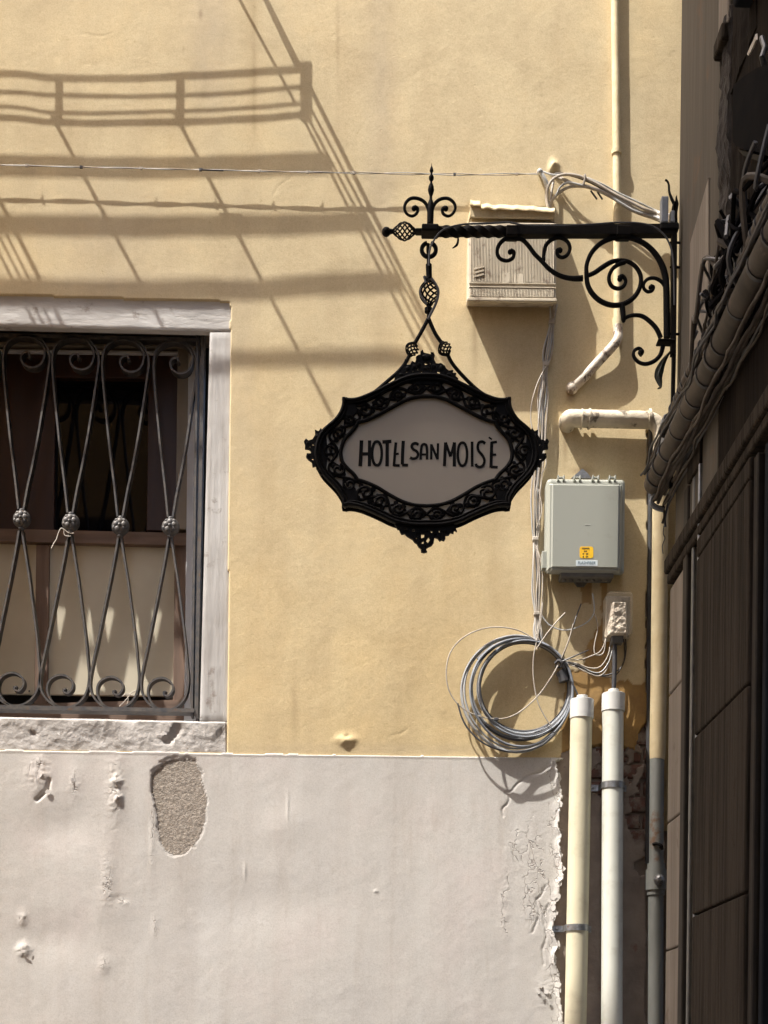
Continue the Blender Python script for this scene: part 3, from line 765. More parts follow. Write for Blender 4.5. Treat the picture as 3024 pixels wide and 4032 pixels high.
# ================================================================== building on the right (side wall of the alley)
XW = 0.94
sb = thing('stone_building', (XW, -1.0, 0), 'dark stone and plaster side wall receding on the right edge', 'building')
def s_at(u, v, X=XW): return -S(u, v, X).y
s0 = s_at(2632, 2500, XW)
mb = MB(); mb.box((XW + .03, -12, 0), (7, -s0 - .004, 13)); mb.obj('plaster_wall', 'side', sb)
def zat(v, u=2640, X=XW): return S(u, v, X).z
def sslab(name, u0, u1, vref, z0, z1, proud, mat, r=.006, jit=.0015):
    """slab on the side wall between photo columns u0 (far) and u1 (near)"""
    a = s_at(u0, vref); b = s_at(u1, vref)
    mb = MB(); mb.bbox((XW - proud, -b, z0), (XW + .028, -a, z1), r, 2)
    return mb.obj(name, mat, sb)
z_str0 = EYE + 1.575; z_str1 = EYE + 1.625
# string course
mb = MB(); mb.bbox((XW - .016, -9, z_str0), (XW + .03, -s0 + .012, z_str1), .008, 2); mb.obj('string_course', 'slab', sb)
mb = MB(); mb.bbox((XW - .007, -9, z_str0 - .035), (XW + .03, -s0 + .004, z_str0 - .003), .006, 2); mb.obj('string_course', 'slab', sb)
# lower: pilaster stones
zj = [0, EYE + (4158 - 3727) * .814e-3, EYE + (4158 - 3221) * .814e-3, EYE + (4158 - 2715) * .814e-3, z_str0 - .053]
zj = [0, .55, 1.15] + [z for z in zj[1:]]
zj = sorted(set([round(z, 4) for z in zj]))
zj = [z for i, z in enumerate(zj) if i == 0 or z - zj[i - 1] > .05]
for a, b in zip(zj[:-1], zj[1:]):
    sslab('stone_slab', 2631, 2684, 3000, a + .002, b - .002, .001, 'slabpale')
zk = [0, .65, 1.3, EYE + (4158 - 3695) * .91e-3, EYE + (4158 - 3120) * .91e-3, EYE + (4158 - 2550) * .91e-3, z_str0 - .053]
for a, b in zip(zk[:-1], zk[1:]):
    sslab('stone_slab', 2746, 2953, 3400, a + .0025, b - .0025, .014, 'slab')
    # split by vertical hairline joint pieces beyond
zo = EYE + (4158 - 2120) * .86e-3
# shop window recess between pilaster and big stones
opening = sslab('shop_window', 2684, 2746, 3000, 0, z_str0 - .055, -.020, 'shopmetal', .002)
def sub_s(name, u0, u1, vref, z0, z1, p0, p1, mat, par):
    a = s_at(u0, vref); b = s_at(u1, vref)
    mb = MB(); mb.bbox((XW - p0, -b, z0), (XW - p1, -a, z1), .003, 1)
    return mb.obj(name, mat, par)
sub_s('frame', 2684, 2699, 3000, 0, zo, .004, -.019, 'shopmetal', opening)
sub_s('frame', 2712, 2718, 3000, 0, zo, .000, -.019, 'plasticdark', opening)
sub_s('head', 2699, 2746, 3000, zo, zo + .08, .006, -.019, 'slab', opening)
sub_s('pane', 2719, 2741, 3000, 0, zo, -.012, -.019, 'pane', opening)
sub_s('edge_strip', 2742, 2746, 3000, 0, zo, .006, -.019, 'zinc', opening)
# big dark opening nearest the camera
zo2 = EYE + (4158 - 1620) * .62e-3
op2 = sslab('shop_window', 2956, 3400, 3000, 0, min(zo2, z_str0 - .06), -.024, 'pane', .002)
sub_s('frame', 2956, 2972, 3000, 0, z_str0 - .06, .002, -.023, 'shopmetal', op2)
sub_s('frame', 2990, 3004, 3000, 0, z_str0 - .06, -.004, -.023, 'shutter', op2)
# upper: plaster skins & pale slabs in the upper wall
z_c = z_str1 + .003
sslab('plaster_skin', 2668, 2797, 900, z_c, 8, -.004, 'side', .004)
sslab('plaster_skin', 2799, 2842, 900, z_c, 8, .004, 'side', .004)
mb = MB(); q = [S(2722, 960, XW - .004), S(2795, 700, XW - .004), S(2795, 1560, XW - .004), S(2716, 1780, XW - .004)]
q2 = [p + Vector((.012, 0, 0)) for p in q]
q = [Vector((XW - .008, p.y, p.z)) for p in q]; q2 = [Vector((XW + .01, p.y, p.z)) for p in q]
mb.add(q + q2, [(0, 1, 2, 3), (7, 6, 5, 4), (0, 4, 5, 1), (1, 5, 6, 2), (2, 6, 7, 3), (3, 7, 4, 0)]); mb.obj('stone_slab', 'slabpale', sb)
mb = MB(); mb.bbox((XW - .003, -9, z_c), (XW + .028, -s_at(2843, 900), 13), .003, 1); mb.obj('plaster_skin', 'sideshade', sb)
# crumbling stone above the conduit
rc = random.Random(8)
def side_rock(name, u0, u1, v0, v1, proud, mat, ny=16, nz=60, amp=.02):
    a = s_at(u0, (v0 + v1) / 2); b = s_at(u1, (v0 + v1) / 2); z1 = S(u0, v0, XW).z; z0 = S(u0, v1, XW).z
    vs = []; fs = []
    for j in range(nz + 1):
        for i in range(ny + 1):
            y = -(a + (b - a) * i / ny); z = z0 + (z1 - z0) * j / nz
            e = min(i, ny - i, j, nz - j); n_ = float(fbm(np.array(y * 30 + 4), np.array(z * 9), 3)) * amp * 2 + float(fbm(np.array(y * 70 + 4), np.array(z * 40), 2)) * amp
            vs.append((XW - (proud + n_) * (0 if e == 0 else 1) + (.02 if e == 0 else 0), y, z))
    w = ny + 1
    for j in range(nz):
        for i in range(ny):
            k = j * w + i; fs.append((k, k + 1, k + w + 1, k + w))
    mb = MB(); mb.add(vs, fs); return mb.obj(name, mat, sb, True)
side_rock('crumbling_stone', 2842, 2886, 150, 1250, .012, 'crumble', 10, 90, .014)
side_rock('crumbling_stone', 2886, 2960, 600, 1050, .006, 'sideshade', 16, 40, .006)
side_rock('crumbling_stone', 2880, 2990, 190, 400, .006, 'sideshade', 16, 20, .006)
# upper window: pale reveal stone and dark shutter
a = S(2842, 190, XW); 
mb = MB(); mb.bbox((XW - .012, -s_at(2882, 90), S(2850, 175, XW).z), (XW + .02, -s_at(2844, 90), 9), .004, 1); mb.obj('reveal_stone', 'slabpale', sb)
mb = MB(); mb.bbox((XW - .03, -s_at(2882, 150) - .004, S(2850, 245, XW).z), (XW + .02, -s_at(2850, 150), S(2850, 180, XW).z), .008, 2); mb.obj('shutter_stop', 'slab', sb)
mb = MB(); zsb = S(2882, 132, XW - .03).z
mb.bbox((XW - .05, -2.9, zsb), (XW + .02, -s_at(2884, 100, XW - .05), 9), .008, 2); mb.obj('shutter', 'shutter', sb)

# pale plastic tag hanging from the shutter
mb = MB(); p = [S(2974, 135, XW - .06), S(2966, 158, XW - .06), S(2950, 190, XW - .06), S(2941, 212, XW - .06), S(2946, 219, XW - .06), S(2962, 190, XW - .06), S(2976, 158, XW - .06)]
mb.add(p + [Vector((q.x + .004, q.y - .003, q.z)) for q in p], [tuple(range(7)), tuple(range(13, 6, -1))] + [(i, (i + 1) % 7, (i + 1) % 7 + 7, i + 7) for i in range(7)])
tag(mb.obj('hanging_tag', 'cablewhite'), 'small pale strip hanging below the dark shutter at the top right', 'tag')

# dark wall lamp case near the top right
lantern = thing('wall_lamp', (XW, -1.85, EYE + 2.45), 'black angular lamp case fixed below the dark shutter at the right edge', 'lamp')
def side_prism(poly, x0, x1):
    """polygon of pixels seen on the plane x = x0, pushed back to x1"""
    n = len(poly); a = [S(u, v, x0) for u, v in poly]; b = [Vector((x1, p.y, p.z)) for p in a]
    mb = MB(); mb.add(a + b, [tuple(range(n)), tuple(range(2 * n - 1, n - 1, -1))] + [(i, i + n, (i + 1) % n + n, (i + 1) % n) for i in range(n)]); return mb
side_prism([(2890, 332), (2935, 296), (2982, 266), (3080, 235), (3080, 640), (2985, 598), (2930, 588), (2897, 574), (2886, 556), (2886, 345)], XW - .050, XW + .02).obj('case', 'mattblack', lantern)
side_prism([(2990, 300), (3078, 275), (3078, 560), (2990, 540)], XW - .060, XW - .049).obj('lens', 'mattblack', lantern)
side_prism([(2905, 588), (2990, 612), (2990, 636), (2925, 612)], XW - .046, XW + .02).obj('bracket', 'blackrust', lantern)
mb = MB(); mb.tube([S(3010, 260, XW - .02), S(3000, 225, XW - .03), S(3012, 190, XW - .02), S(3000, 150, XW - .02)], .007, 8); mb.obj('feed_cable', 'cabledark', lantern, True)

# big strapped conduit with cables along the side wall
cz = EYE + 1.875
cpx = XW - .048
cond = thing('strapped_conduit', (XW, -1.3, cz), 'fat dusty conduit with dark straps running along the dark side wall', 'conduit')
def ypath(x, z, sa, sb_, n=26, amp=.0, seed=0, freq=6):
    rr = random.Random(seed); ph = rr.uniform(0, 50)
    out = []
    for i in range(n):
        t = i / (n - 1); s_ = sa + (sb_ - sa) * t
        out.append(Vector((x + amp * 2 * float(fbm(np.array(s_ * freq + ph), np.array(ph), 3)), -s_, z + amp * 2 * float(fbm(np.array(s_ * freq + ph), np.array(ph + 40), 3)))))
    return out
mb = MB(); mb.tube(ypath(cpx, cz, .93, 3.2, 40, .004, 3, 3), .034, 16); mb.ball((cpx, -.93, cz), .034, 14); mb.obj('pipe', 'conduit', cond, True)
rs2 = random.Random(31); ss = .985
while ss < 2.6:
    mb = MB(); w_ = rs2.choice((.006, .008, .014))
    mb.lathe((cpx, -ss, cz), (rs2.uniform(-.06, .06), -1, rs2.uniform(-.12, .12)), [(-w_ / 2, .034), (-w_ / 2, .0375), (w_ / 2, .0375), (w_ / 2, .034)], 16)
    mb.obj('strap', 'cabledark', cond, True); ss += rs2.uniform(.07, .19)
c2 = thing('thin_conduit', (XW, -1.3, cz + .05), 'thinner ringed conduit lying just above the fat strapped one', 'conduit')
mb = MB(); mb.tube(ypath(cpx - .020, cz + .060, 1.16, 3.2, 30, .006, 5, 4), .015, 12); mb.obj('pipe', 'conduit', c2, True)
ss = 1.18
while ss < 2.4:
    mb = MB(); mb.lathe((cpx - .020, -ss, cz + .060), (0, -1, .05), [(-.005, .015), (-.005, .0195), (.005, .0195), (.005, .015)], 12); mb.obj('strap', 'cabledark', c2, True); ss += rs2.uniform(.035, .07)
cabs = thing('cable_run', (XW, -1.2, cz - .05), 'tangle of dusty grey cables hanging along the underside of the strapped conduit', 'cables')
for i, (dx, dz, r_, mt_) in enumerate(((.020, -.050, .006, 'cablebrown'), (.004, -.056, .0045, 'cablebrown'), (.034, -.043, .006, 'cablebrown'), (.045, -.060, .004, 'cabledark'), (-.004, -.062, .005, 'cablebrown'), (.030, -.076, .0035, 'cablebrown'), (.048, -.028, .007, 'cabledark'), (-.030, .040, .0045, 'cablebrown'), (-.038, .030, .004, 'cabledark'), (-.012, .044, .005, 'cabledark'), (.010, .046, .006, 'cablebrown'), (-.046, .012, .0035, 'cabledark'))):
    mb = MB(); mb.tube(ypath(cpx + dx, cz + dz, .91 + .02 * (i % 3), 3.1, 60, .010 + .003 * (i % 3), 11 + i, 7), r_, 7); mb.obj('cable', mt_, cabs, True)
# clump of cables nearer the camera, coloured near black for the shade there
for i in range(26):
    rr = random.Random(60 + i)
    mb = MB(); a = 1.5 + rr.random() * .6
    pts = []
    for k in range(5): pts.append((cpx - .02 + rr.uniform(-.05, .05), -(a + k * .07), cz + .06 + rr.uniform(-.05, .11) + k * .02))
    mb.tube([Vector(p_) for p_ in cr(pts, 6)], rr.choice((.004, .006, .008)), 6); mb.obj('cable', rr.choice(('mattblack', 'cabledark', 'mattblack', 'cablebrown')), cabs, True)
# loops and loose ends at the far end, in front of the lit wall
for i, pts in enumerate(([(2642, 1905), (2600, 1935), (2570, 1962), (2566, 1985), (2585, 2000), (2612, 2008)],
                         [(2640, 1915), (2608, 1938), (2578, 1960), (2572, 1980), (2590, 1993), (2618, 1999)],
                         [(2645, 1920), (2630, 1950), (2612, 1990), (2616, 2030), (2608, 2060)],
                         [(2652, 1900), (2640, 1945), (2628, 1995), (2618, 2040), (2620, 2075)],
                         [(2560, 1850), (2580, 1790), (2600, 1740), (2632, 1690), (2668, 1640)],
                         [(2585, 1800), (2596, 1760), (2612, 1720), (2650, 1665), (2690, 1600)],
                         [(2588, 1870), (2584, 1820), (2600, 1780), (2626, 1745)],
                         [(2570, 1815), (2600, 1800), (2612, 1760), (2630, 1700)])):
    mb = MB(); mb.tube(px(pts, .93, 6), (.008, .004, .004, .004, .003, .004, .003, .0035)[i], 7); mb.obj('cable', ('cableblue', 'cabledark', 'cablebrown', 'cabledark', 'cabledark', 'cableblue', 'cabledark', 'cabledark')[i], cabs, True)
mb = MB(); mb.tube(px([(2615, 2070), (2612, 2100), (2618, 2120), (2608, 2150), (2611, 2180)], .935, 5), .0018, 5); mb.obj('frayed_end', 'cabledark', cabs, True)
# small dark fitting behind the conduit end
fit = thing('round_fitting', P(2590, 1820, .90), 'small dark round fitting beside the far end of the strapped conduit', 'fitting')
mb = MB(); mb.lathe(P(2594, 1812, .93), (0, 1, 0), [(0, .022), (.02, .024), (.05, .018)], 14); mb.obj('cup', 'cabledark', fit, True)
mb = MB(); mb.ball(P(2586, 1818, .95), .010, 10); mb.obj('nut', 'plasticdark', fit, True)
mb = MB(); mb.bbox(P(2598, 1662, .96), P(2642, 1745, 1.02), .006, 2); mb.tube([P(2612, 1735, .98), P(2606, 1800, .96), P(2612, 1850, .95)], .008, 8); tag(mb.obj('grey_bracket', 'cableblue'), 'blue grey plastic bracket above the far end of the strapped conduit', 'bracket')

# ================================================================== pipes on the yellow wall
# thin vertical pipe with diagonal foot
tp = thing('thin_wall_pipe', P(2425, 700, .02), 'thin yellow painted vertical pipe ending in a chalky diagonal foot', 'pipe')
mb = MB(); mb.tube([P(2419 - i * 0, v_, .018) + Vector((0, 0, 0)) for i, v_ in ((0, -700),)] + [P(2421, 0, .018), P(2427, 500, .018), P(2430, 900, .020), P(2432, 1290, .023)], .0155, 14); mb.obj('pipe', 'yellowpipe', tp, True)
for v_, h in ((592, 16), (1255, 34)):
    mb = MB(); c = P(2428 + (4 if v_ > 1000 else 0), v_, .02); mb.lathe(c, (0, 0, -1), [(0, .0155), (0, .0205), (h * .001, .0195), (h * .001, .0155)], 14); mb.obj('collar', 'yellowpipe', tp, True)
mb = MB(); mb.tube(px([(2432, 1285, .022), (2434, 1318, .028), (2428, 1342, .034), (2405, 1372, .036), (2360, 1420, .032), (2310, 1475, .026), (2275, 1510, .020), (2255, 1525, .0)], 0, 5), .0185, 14); mb.obj('foot', 'whitepipe', tp, True)
mb = MB(); mb.ball(P(2252, 1528, .014), .024, 14, (1, .8, 1)); mb.obj('end_knob', 'whitepipe', tp, True)
# horizontal pipe turning down
hp = thing('downpipe', P(2560, 1650, .05), 'peeling cream rainwater pipe crossing the wall and turning down beside the dark slot', 'pipe')
mb = MB(); mb.tube(px([(2232, 1680, -.01), (2234, 1660, .02), (2245, 1648, .045), (2290, 1648, .050), (2420, 1651, .050), (2545, 1654, .050)], 0, 6), .033, 18); mb.obj('pipe', 'peelpipe', hp, True)
for u_, w_ in ((2320, .008), (2556, .010), (2290, .005)):
    mb = MB(); mb.lathe(P(u_, 1650, .05), (1, 0, 0), [(-w_ / 2, .033), (-w_ / 2, .038), (w_ / 2, .038), (w_ / 2, .033)], 18); mb.obj('collar', 'peelpipe', hp, True)
mb = MB(); mb.tube(px([(2545, 1654, .05), (2572, 1660, .05), (2594, 1682, .05), (2602, 1720, .05), (2602, 1790, .05)], 0, 6), .031, 18); mb.obj('elbow', 'peelpipe', hp, True)
mb = MB(); mb.tube([P(2602, 1780, .045), P(2598, 2200, .045), P(2594, 2600, .045), P(2589, 2950, .045)] + [P(2588, 2990, .045), P(2587, 3004, .045)], [.031] * 4 + [.029, .018], 18); mb.obj('painted_sleeve', 'yellowpipe', hp, True)
mb = MB(); mb.tube([P(2587, 2985, .045), P(2584, 3410, .045)], .028, 18); mb.obj('lower_pipe', 'greypipe', hp, True)
mb = MB(); mb.tube([P(2584, 3400, .045), P(2582, 3525, .045)], .034, 18)
mb.tube([P(2584, 3425, .045), P(2583, 3505, .045)], .040, 18); mb.obj('socket', 'greypipe', hp, True)
mb = MB(); mb.lathe(P(2596, 3463, .085), (0, -1, 0), [(-.01, .022), (.004, .022), (.006, .016), (.012, .014), (.016, .008)], 12); mb.obj('plug', 'zinc', hp, True)
mb = MB(); mb.tube([P(2582, 3515, .045), P(2578, 5800, .045)], .0295, 18); mb.obj('lower_pipe', 'greypipe', hp, True)
mb = MB(); mb.tube(px([(2570, 3325, .072), (2585, 3322, .08), (2604, 3330, .085), (2608, 3345, .08)], 0, 5), .006, 8); mb.ball(P(2604, 3335, .08), .009, 8); mb.obj('rusty_clip', 'blackrust', hp, True)
# black cable in the slot; its black also stands for the slot's shadow
bp = thing('slot_shade_cable', P(2556, 2400, .01), 'thick black cable running straight down the slot beside the downpipe', 'cable')
mb = MB(); mb.tube([P(2563, 1686, .02), P(2562, 1740, .012), P(2559, 2200, .004), P(2556, 2700, .004), P(2551, 3100, .004), P(2549, 3400, .004)], .0092, 10); mb.obj('cable_body', 'cabledark', bp, True)
mb = MB(); mb.ball(P(2563, 1690, .02), .0105, 10); mb.obj('cable_cap', 'cabledark', bp, True)

# cream and white conduits with caps and straps
def conduit(name, label, ut, vt, ub, cap_v, r, mat, strap_v, strap_u, capw):
    t = thing(name, P(ut, vt, .06), label, 'pipe', 'plastic conduits with end caps')
    mb = MB(); mb.tube([P(ut, cap_v, .055), P((ut + ub) / 2, (cap_v + 4032) / 2, .055), P(ub, 4032, .055), P(ub - 20, 5700, .055)], r, 26); mb.obj('pipe', mat, t, True)
    c = P(ut + 1, cap_v, .055); h = (cap_v - vt) * pxm(.05)
    mb = MB(); mb.lathe(c, (RV.z, 0, 1), [(0, r), (0, r + .0035), (h - .0012, r + .0035), (h, r + .002), (h + .0004, r * .50), (h + .016, r * .50), (h + .017, r * .46), (h + .017, .001)], 26)
    o = mb.obj('end_cap', 'cap', t, True)
    u_, v_ = strap_u, strap_v
    mb = MB(); c = P(u_, v_, .055); hh = .0125
    prof = []
    for k in range(19):
        a = math.pi + math.pi * k / 18
        prof.append(Vector((c.x + (r + .0015) * math.cos(a), c.y + (r + .0015) * math.sin(a), 0)))
    prof = [Vector((c.x - r - .045, c.y + .052, 0)), Vector((c.x - r - .006, c.y + .050, 0)), Vector((c.x - r - .0015, c.y + .035, 0))] + prof + [Vector((c.x + r + .0015, c.y + .035, 0)), Vector((c.x + r + .006, c.y + .050, 0)), Vector((c.x + r + .022, c.y + .052, 0))]
    vs = []; fs = []
    for i, q in enumerate(prof):
        a = prof[max(i - 1, 0)]; b = prof[min(i + 1, len(prof) - 1)]; t_ = (b - a).normalized(); nn = Vector((t_.y, -t_.x, 0)) * .0018
        vs += [Vector((q.x, q.y, c.z - hh)), Vector((q.x, q.y, c.z + hh)), Vector((q.x, q.y, c.z + hh)) + nn, Vector((q.x, q.y, c.z - hh)) + nn]
    for i in range(len(prof) - 1):
        for k in range(4):
            k2 = (k + 1) % 4; fs.append((i * 4 + k, i * 4 + k2, i * 4 + 4 + k2, i * 4 + 4 + k))
    fs += [(3, 2, 1, 0), tuple(len(vs) - 4 + k for k in range(4))]
    mb.add(vs, fs); mb.obj('strap', 'zinc', t)
    mb = MB(); mb.ball((c.x - r - .030, c.y + .048, c.z), .006, 8, (1, .5, 1)); mb.obj('screw', 'zinc', t, True)
    return t
conduit('plastic_conduit', 'cream plastic conduit with pale cap, the left one of the tall pair', 2289, 2756, 2266, 2830, .0425, 'cream', 3654, 2271, 0)
conduit('plastic_conduit', 'white plastic conduit with taller cap, right of the cream one', 2413, 2732, 2409, 2802, .0415, 'white', 3094, 2412, 0)

# ================================================================== beige fluted meter box
bs = .105
bb = thing('meter_box', P(2020, 1030, bs), 'old beige fluted meter box under a plaster hood behind the iron bracket', 'meter box')
A = P(1846, 872, bs); B = P(2190, 1186, bs)
front = MB(); front.bbox((A.x, -bs, B.z), (B.x, .01, A.z), .006, 2); [setattr(v, 'z', v.z + .034) for v in front.v if v.y > -.02 and v.z < B.z + .012]; front.obj('case', 'boxbeige', bb)
# flutes
nf = 56; W = B.x - A.x
zmid = P(2000, 1118, bs).z; zlow = P(2000, 1138, bs).z
fl = MB(); rf = random.Random(3)
for i in range(nf):
    x = A.x + .010 + (W - .022) * i / (nf - 1)
    fl.bbox((x - .0017, -bs - .0036 - rf.random() * .0012, zmid + .003), (x + .0017, -bs + .002, A.z - .010 - rf.random() * .004), .0012, 1)
o = fl.obj('upper_ribs', 'boxbeige', bb); o['kind'] = 'stuff'
fl = MB()
for i in range(nf):
    x = A.x + .010 + (W - .022) * i / (nf - 1)
    fl.bbox((x - .0017, -bs - .0036, B.z + .012), (x + .0017, -bs + .002, zlow), .0012, 1)
o = fl.obj('lower_ribs', 'boxbeige', bb); o['kind'] = 'stuff'
mb = MB(); mb.bbox((A.x - .003, -bs - .005, B.z - .004), (B.x + .003, -bs + .012, B.z + .009), .003, 2); mb.obj('bottom_rim', 'boxbeige', bb)
mb = MB(); mb.bbox((A.x + .004, -bs - .0045, zlow + .003), (B.x - .003, -bs + .002, zlow + .007), .001, 1); mb.bbox((A.x + .004, -bs - .0045, zmid - .002), (B.x - .003, -bs + .002, zmid + .002), .001, 1); mb.obj('mid_band', 'boxbeige', bb)
for k in range(3):
    mb = MB(); y_ = 1062 + k * 15; mb.ribbon([P(1868, y_, bs), P(1905, y_ - 9, bs)], .0065, -bs - .007, -bs + .001); mb.obj('emblem_stripe', 'boxbeige', bb)
mb = MB(); mb.bbox((P(1980, 1076, bs).x, -bs - .0045, P(1980, 1118, bs).z), (P(2006, 1076, bs).x, -bs, P(1980, 1076, bs).z), .001, 1)
mb.bbox((P(2024, 1078, bs).x, -bs - .0045, P(1980, 1118, bs).z), (P(2032, 1076, bs).x, -bs, P(1980, 1078, bs).z), .001, 1); mb.bbox((P(2042, 1078, bs).x, -bs - .0045, P(1980, 1118, bs).z), (P(2062, 1076, bs).x, -bs, P(1980, 1080, bs).z), .001, 1); mb.obj('raised_plate', 'boxbeige', bb)
# plaster hood above
hd = thing('plaster_hood', P(2010, 840, .1), 'rough yellow plaster hood over the beige fluted meter box', 'hood')
lumpy = []
mb = MB(); nu = 60
vs = []; fs = []
for j in range(9):
    for i in range(nu + 1):
        t_ = i / nu; u_ = 1852 + t_ * 332
        ztop = 812 + 16 * t_ + 10 * float(fbm(np.array(t_ * 14), np.array(3.), 3)) - (12 if t_ < .12 else 0)
        pr = [(ztop - 12, 0.0), (ztop - 8, .05), (ztop - 3, .095), (ztop + 1, .114), (ztop + 6, .114), (ztop + 10, .099), (852 + 6 * t_, .098), (858 + 8 * t_, .096), (858 + 8 * t_, .0)][j]
        p_ = P(u_, pr[0], pr[1]); p_.y += .006 * float(fbm(np.array(p_.x * 40), np.array(p_.z * 40), 3)); vs.append(p_)
for j in range(8):
    for i in range(nu):
        k = j * (nu + 1) + i; fs.append((k, k + nu + 1, k + nu + 2, k + 1))
fs.append(tuple(j * (nu + 1) for j in range(9))); fs.append(tuple(j * (nu + 1) + nu for j in range(8, -1, -1)))
mb.add(vs, fs); mb.obj('hood_body', 'yellow', hd)
mb = MB(); mb.tube([P(1858, 820, .05), P(1846, 870, .05), P(1842, 1190, .02)], .007, 6); mb.obj('plaster_edge', 'yellow', hd, True)

# ================================================================== grey-green fibre cabinet
gs_ = .118
gb = thing('fibre_cabinet', P(2305, 2080, gs_), 'clean grey green plastic cabinet with yellow sticker beside the downpipe', 'cabinet')
A = P(2152, 1884, gs_ - .035); B = P(2458, 2262, gs_ - .035)
mb = MB(); mb.bbox((A.x, -gs_ + .028, B.z), (B.x, -.012, A.z), .016, 4); [setattr(v, 'z', v.z + .022) for v in mb.v if v.y > -.05 and v.z < B.z + .02]; mb.obj('body', 'boxgrey', gb)
A2 = P(2157, 1889, gs_); B2 = P(2452, 2256, gs_)
bm = bmesh.new(); bmesh.ops.create_cube(bm, size=1)
for v in bm.verts:
    f_ = .014 if v.co.y < 0 else 0
    v.co = Vector(((A2.x + B2.x) / 2 + v.co.x * (B2.x - A2.x - 2 * f_), -gs_ + .012 + v.co.y * .030, (A2.z + B2.z) / 2 + v.co.z * (A2.z - B2.z - 2 * f_)))
bmesh.ops.bevel(bm, geom=bm.edges[:], offset=.007, segments=3, affect='EDGES')
mb = MB(); mb.bm(bm); lid = mb.obj('lid', 'boxgrey', gb)
for u_ in (2208, 2272, 2344, 2410):
    mb = MB(); a = P(u_ - 14, 1876, gs_ - .02); b = P(u_ + 14, 1893, gs_ - .02)
    mb.bbox((a.x, -gs_ + .006, b.z), (a.x + .006, -gs_ + .034, a.z), .0015, 1); mb.bbox((b.x - .006, -gs_ + .006, b.z), (b.x, -gs_ + .034, a.z), .0015, 1)
    mb.tube([(a.x, -gs_ + .018, a.z - .006), (b.x, -gs_ + .018, a.z - .006)], .0045, 8); mb.obj('hinge_clip', 'boxgrey', gb)
mb = MB(); mb.bbox(P(2130, 2182, .05), P(2154, 2238, .085), .003, 2); mb.obj('latch', 'boxgrey', gb)
mb = MB(); mb.prism([P(2248, 1886, .01), P(2276, 1862, .01), P(2292, 1848, .01), P(2312, 1866, .01), P(2328, 1886, .01)], -.018, -.008); mb.obj('hanging_plate', 'zinc', gb)
mb = MB(); mb.bbox((P(2202, 2262, .06).x, -.10, P(2202, 2284, .06).z), (P(2410, 2262, .06).x, -.03, P(2202, 2262, .06).z), .003, 1)
for k in range(7): mb.lathe(P(2222 + 28 * k, 2280, .065), (0, 0, -1), [(0, .009), (.010, .008), (.012, .004)], 10)
mb.obj('cable_glands', 'plasticdark', gb)
mb = MB(); mb.prism([P(2250, 2278, .03), P(2325, 2278, .03), P(2300, 2310, .03), P(2274, 2310, .03)], -.034, -.022); mb.obj('lower_plate', 'plasticdark', gb)
# sticker and label
def rrect(u0, v0, u1, v1, r, s):
    out = []
    for cu, cv, a0 in ((u1 - r, v0 + r, -90), (u1 - r, v1 - r, 0), (u0 + r, v1 - r, 90), (u0 + r, v0 + r, 180)):
        for k in range(5): a = R(a0 + 22.5 * k); out.append(P(cu + r * math.cos(a), cv + r * math.sin(a), s))
    return out
fy = -gs_ - .003
mb = MB(); mb.prism(rrect(2282, 2152, 2336, 2198, 9, -fy), fy - .0008, fy + .001); st = mb.obj('yellow_sticker', 'sticker', gb)
mb = MB(); mb.prism(rrect(2268, 2206, 2353, 2228, 1, -fy), fy - .0008, fy + .001); lb = mb.obj('white_label', 'labelwhite', gb)
def text_obj(name, body, p, size, y, mat, parent, sx=1.0, shear=0):
    cu = bpy.data.curves.new(name, 'FONT'); cu.body = body; cu.size = size; cu.align_x = 'CENTER'; cu.align_y = 'CENTER'; cu.extrude = .0002; cu.shear = shear; cu.resolution_u = 2
    to = bpy.data.objects.new(name, cu); COL.objects.link(to)
    bpy.context.view_layer.update()
    me = bpy.data.meshes.new_from_object(to.evaluated_get(bpy.context.evaluated_depsgraph_get()))
    bpy.data.objects.remove(to)
    b = parent_base(parent)
    for v in me.vertices: v.co = Vector((p.x + v.co.x * sx, y - v.co.z, p.z + v.co.y)) - b
    me.materials.clear(); me.materials.append(M[mat])
    o = bpy.data.objects.new(name, me); COL.objects.link(o); o.parent = parent
    return o
text_obj('lettering', 'FLASHFIBER', P(2310, 2217, -fy), .0165, fy - .0014, 'inkblue', gb, .80)
for v_, w_ in ((2159.5, 26), (2170.5, 12), (2181, 22), (2192, 22)):
    k = 0; u_ = 2305 - w_ / 2
    mb = MB()
    while u_ < 2305 + w_ / 2:
        if not (v_ > 2175 and 2300 < u_ < 2306):
            a = P(u_, v_ - 2.6, -fy); b = P(u_ + 2.2, v_ + 2.4, -fy); mb.box((a.x, fy - .0014, b.z), (b.x, fy - .0006, a.z))
        u_ += 3.2
    mb.obj('print_line', 'ink', gb)
mb = MB()
for a_, b_ in (((2303, 2066), (2303, 2071)), ((2303, 2066), (2325, 2066)), ((2316, 2066), (2316, 2071))): mb.ribbon([P(*a_, -fy), P(*b_, -fy)], .0012, fy - .0008, fy + .001)
mb.obj('scratch', 'cap', gb)

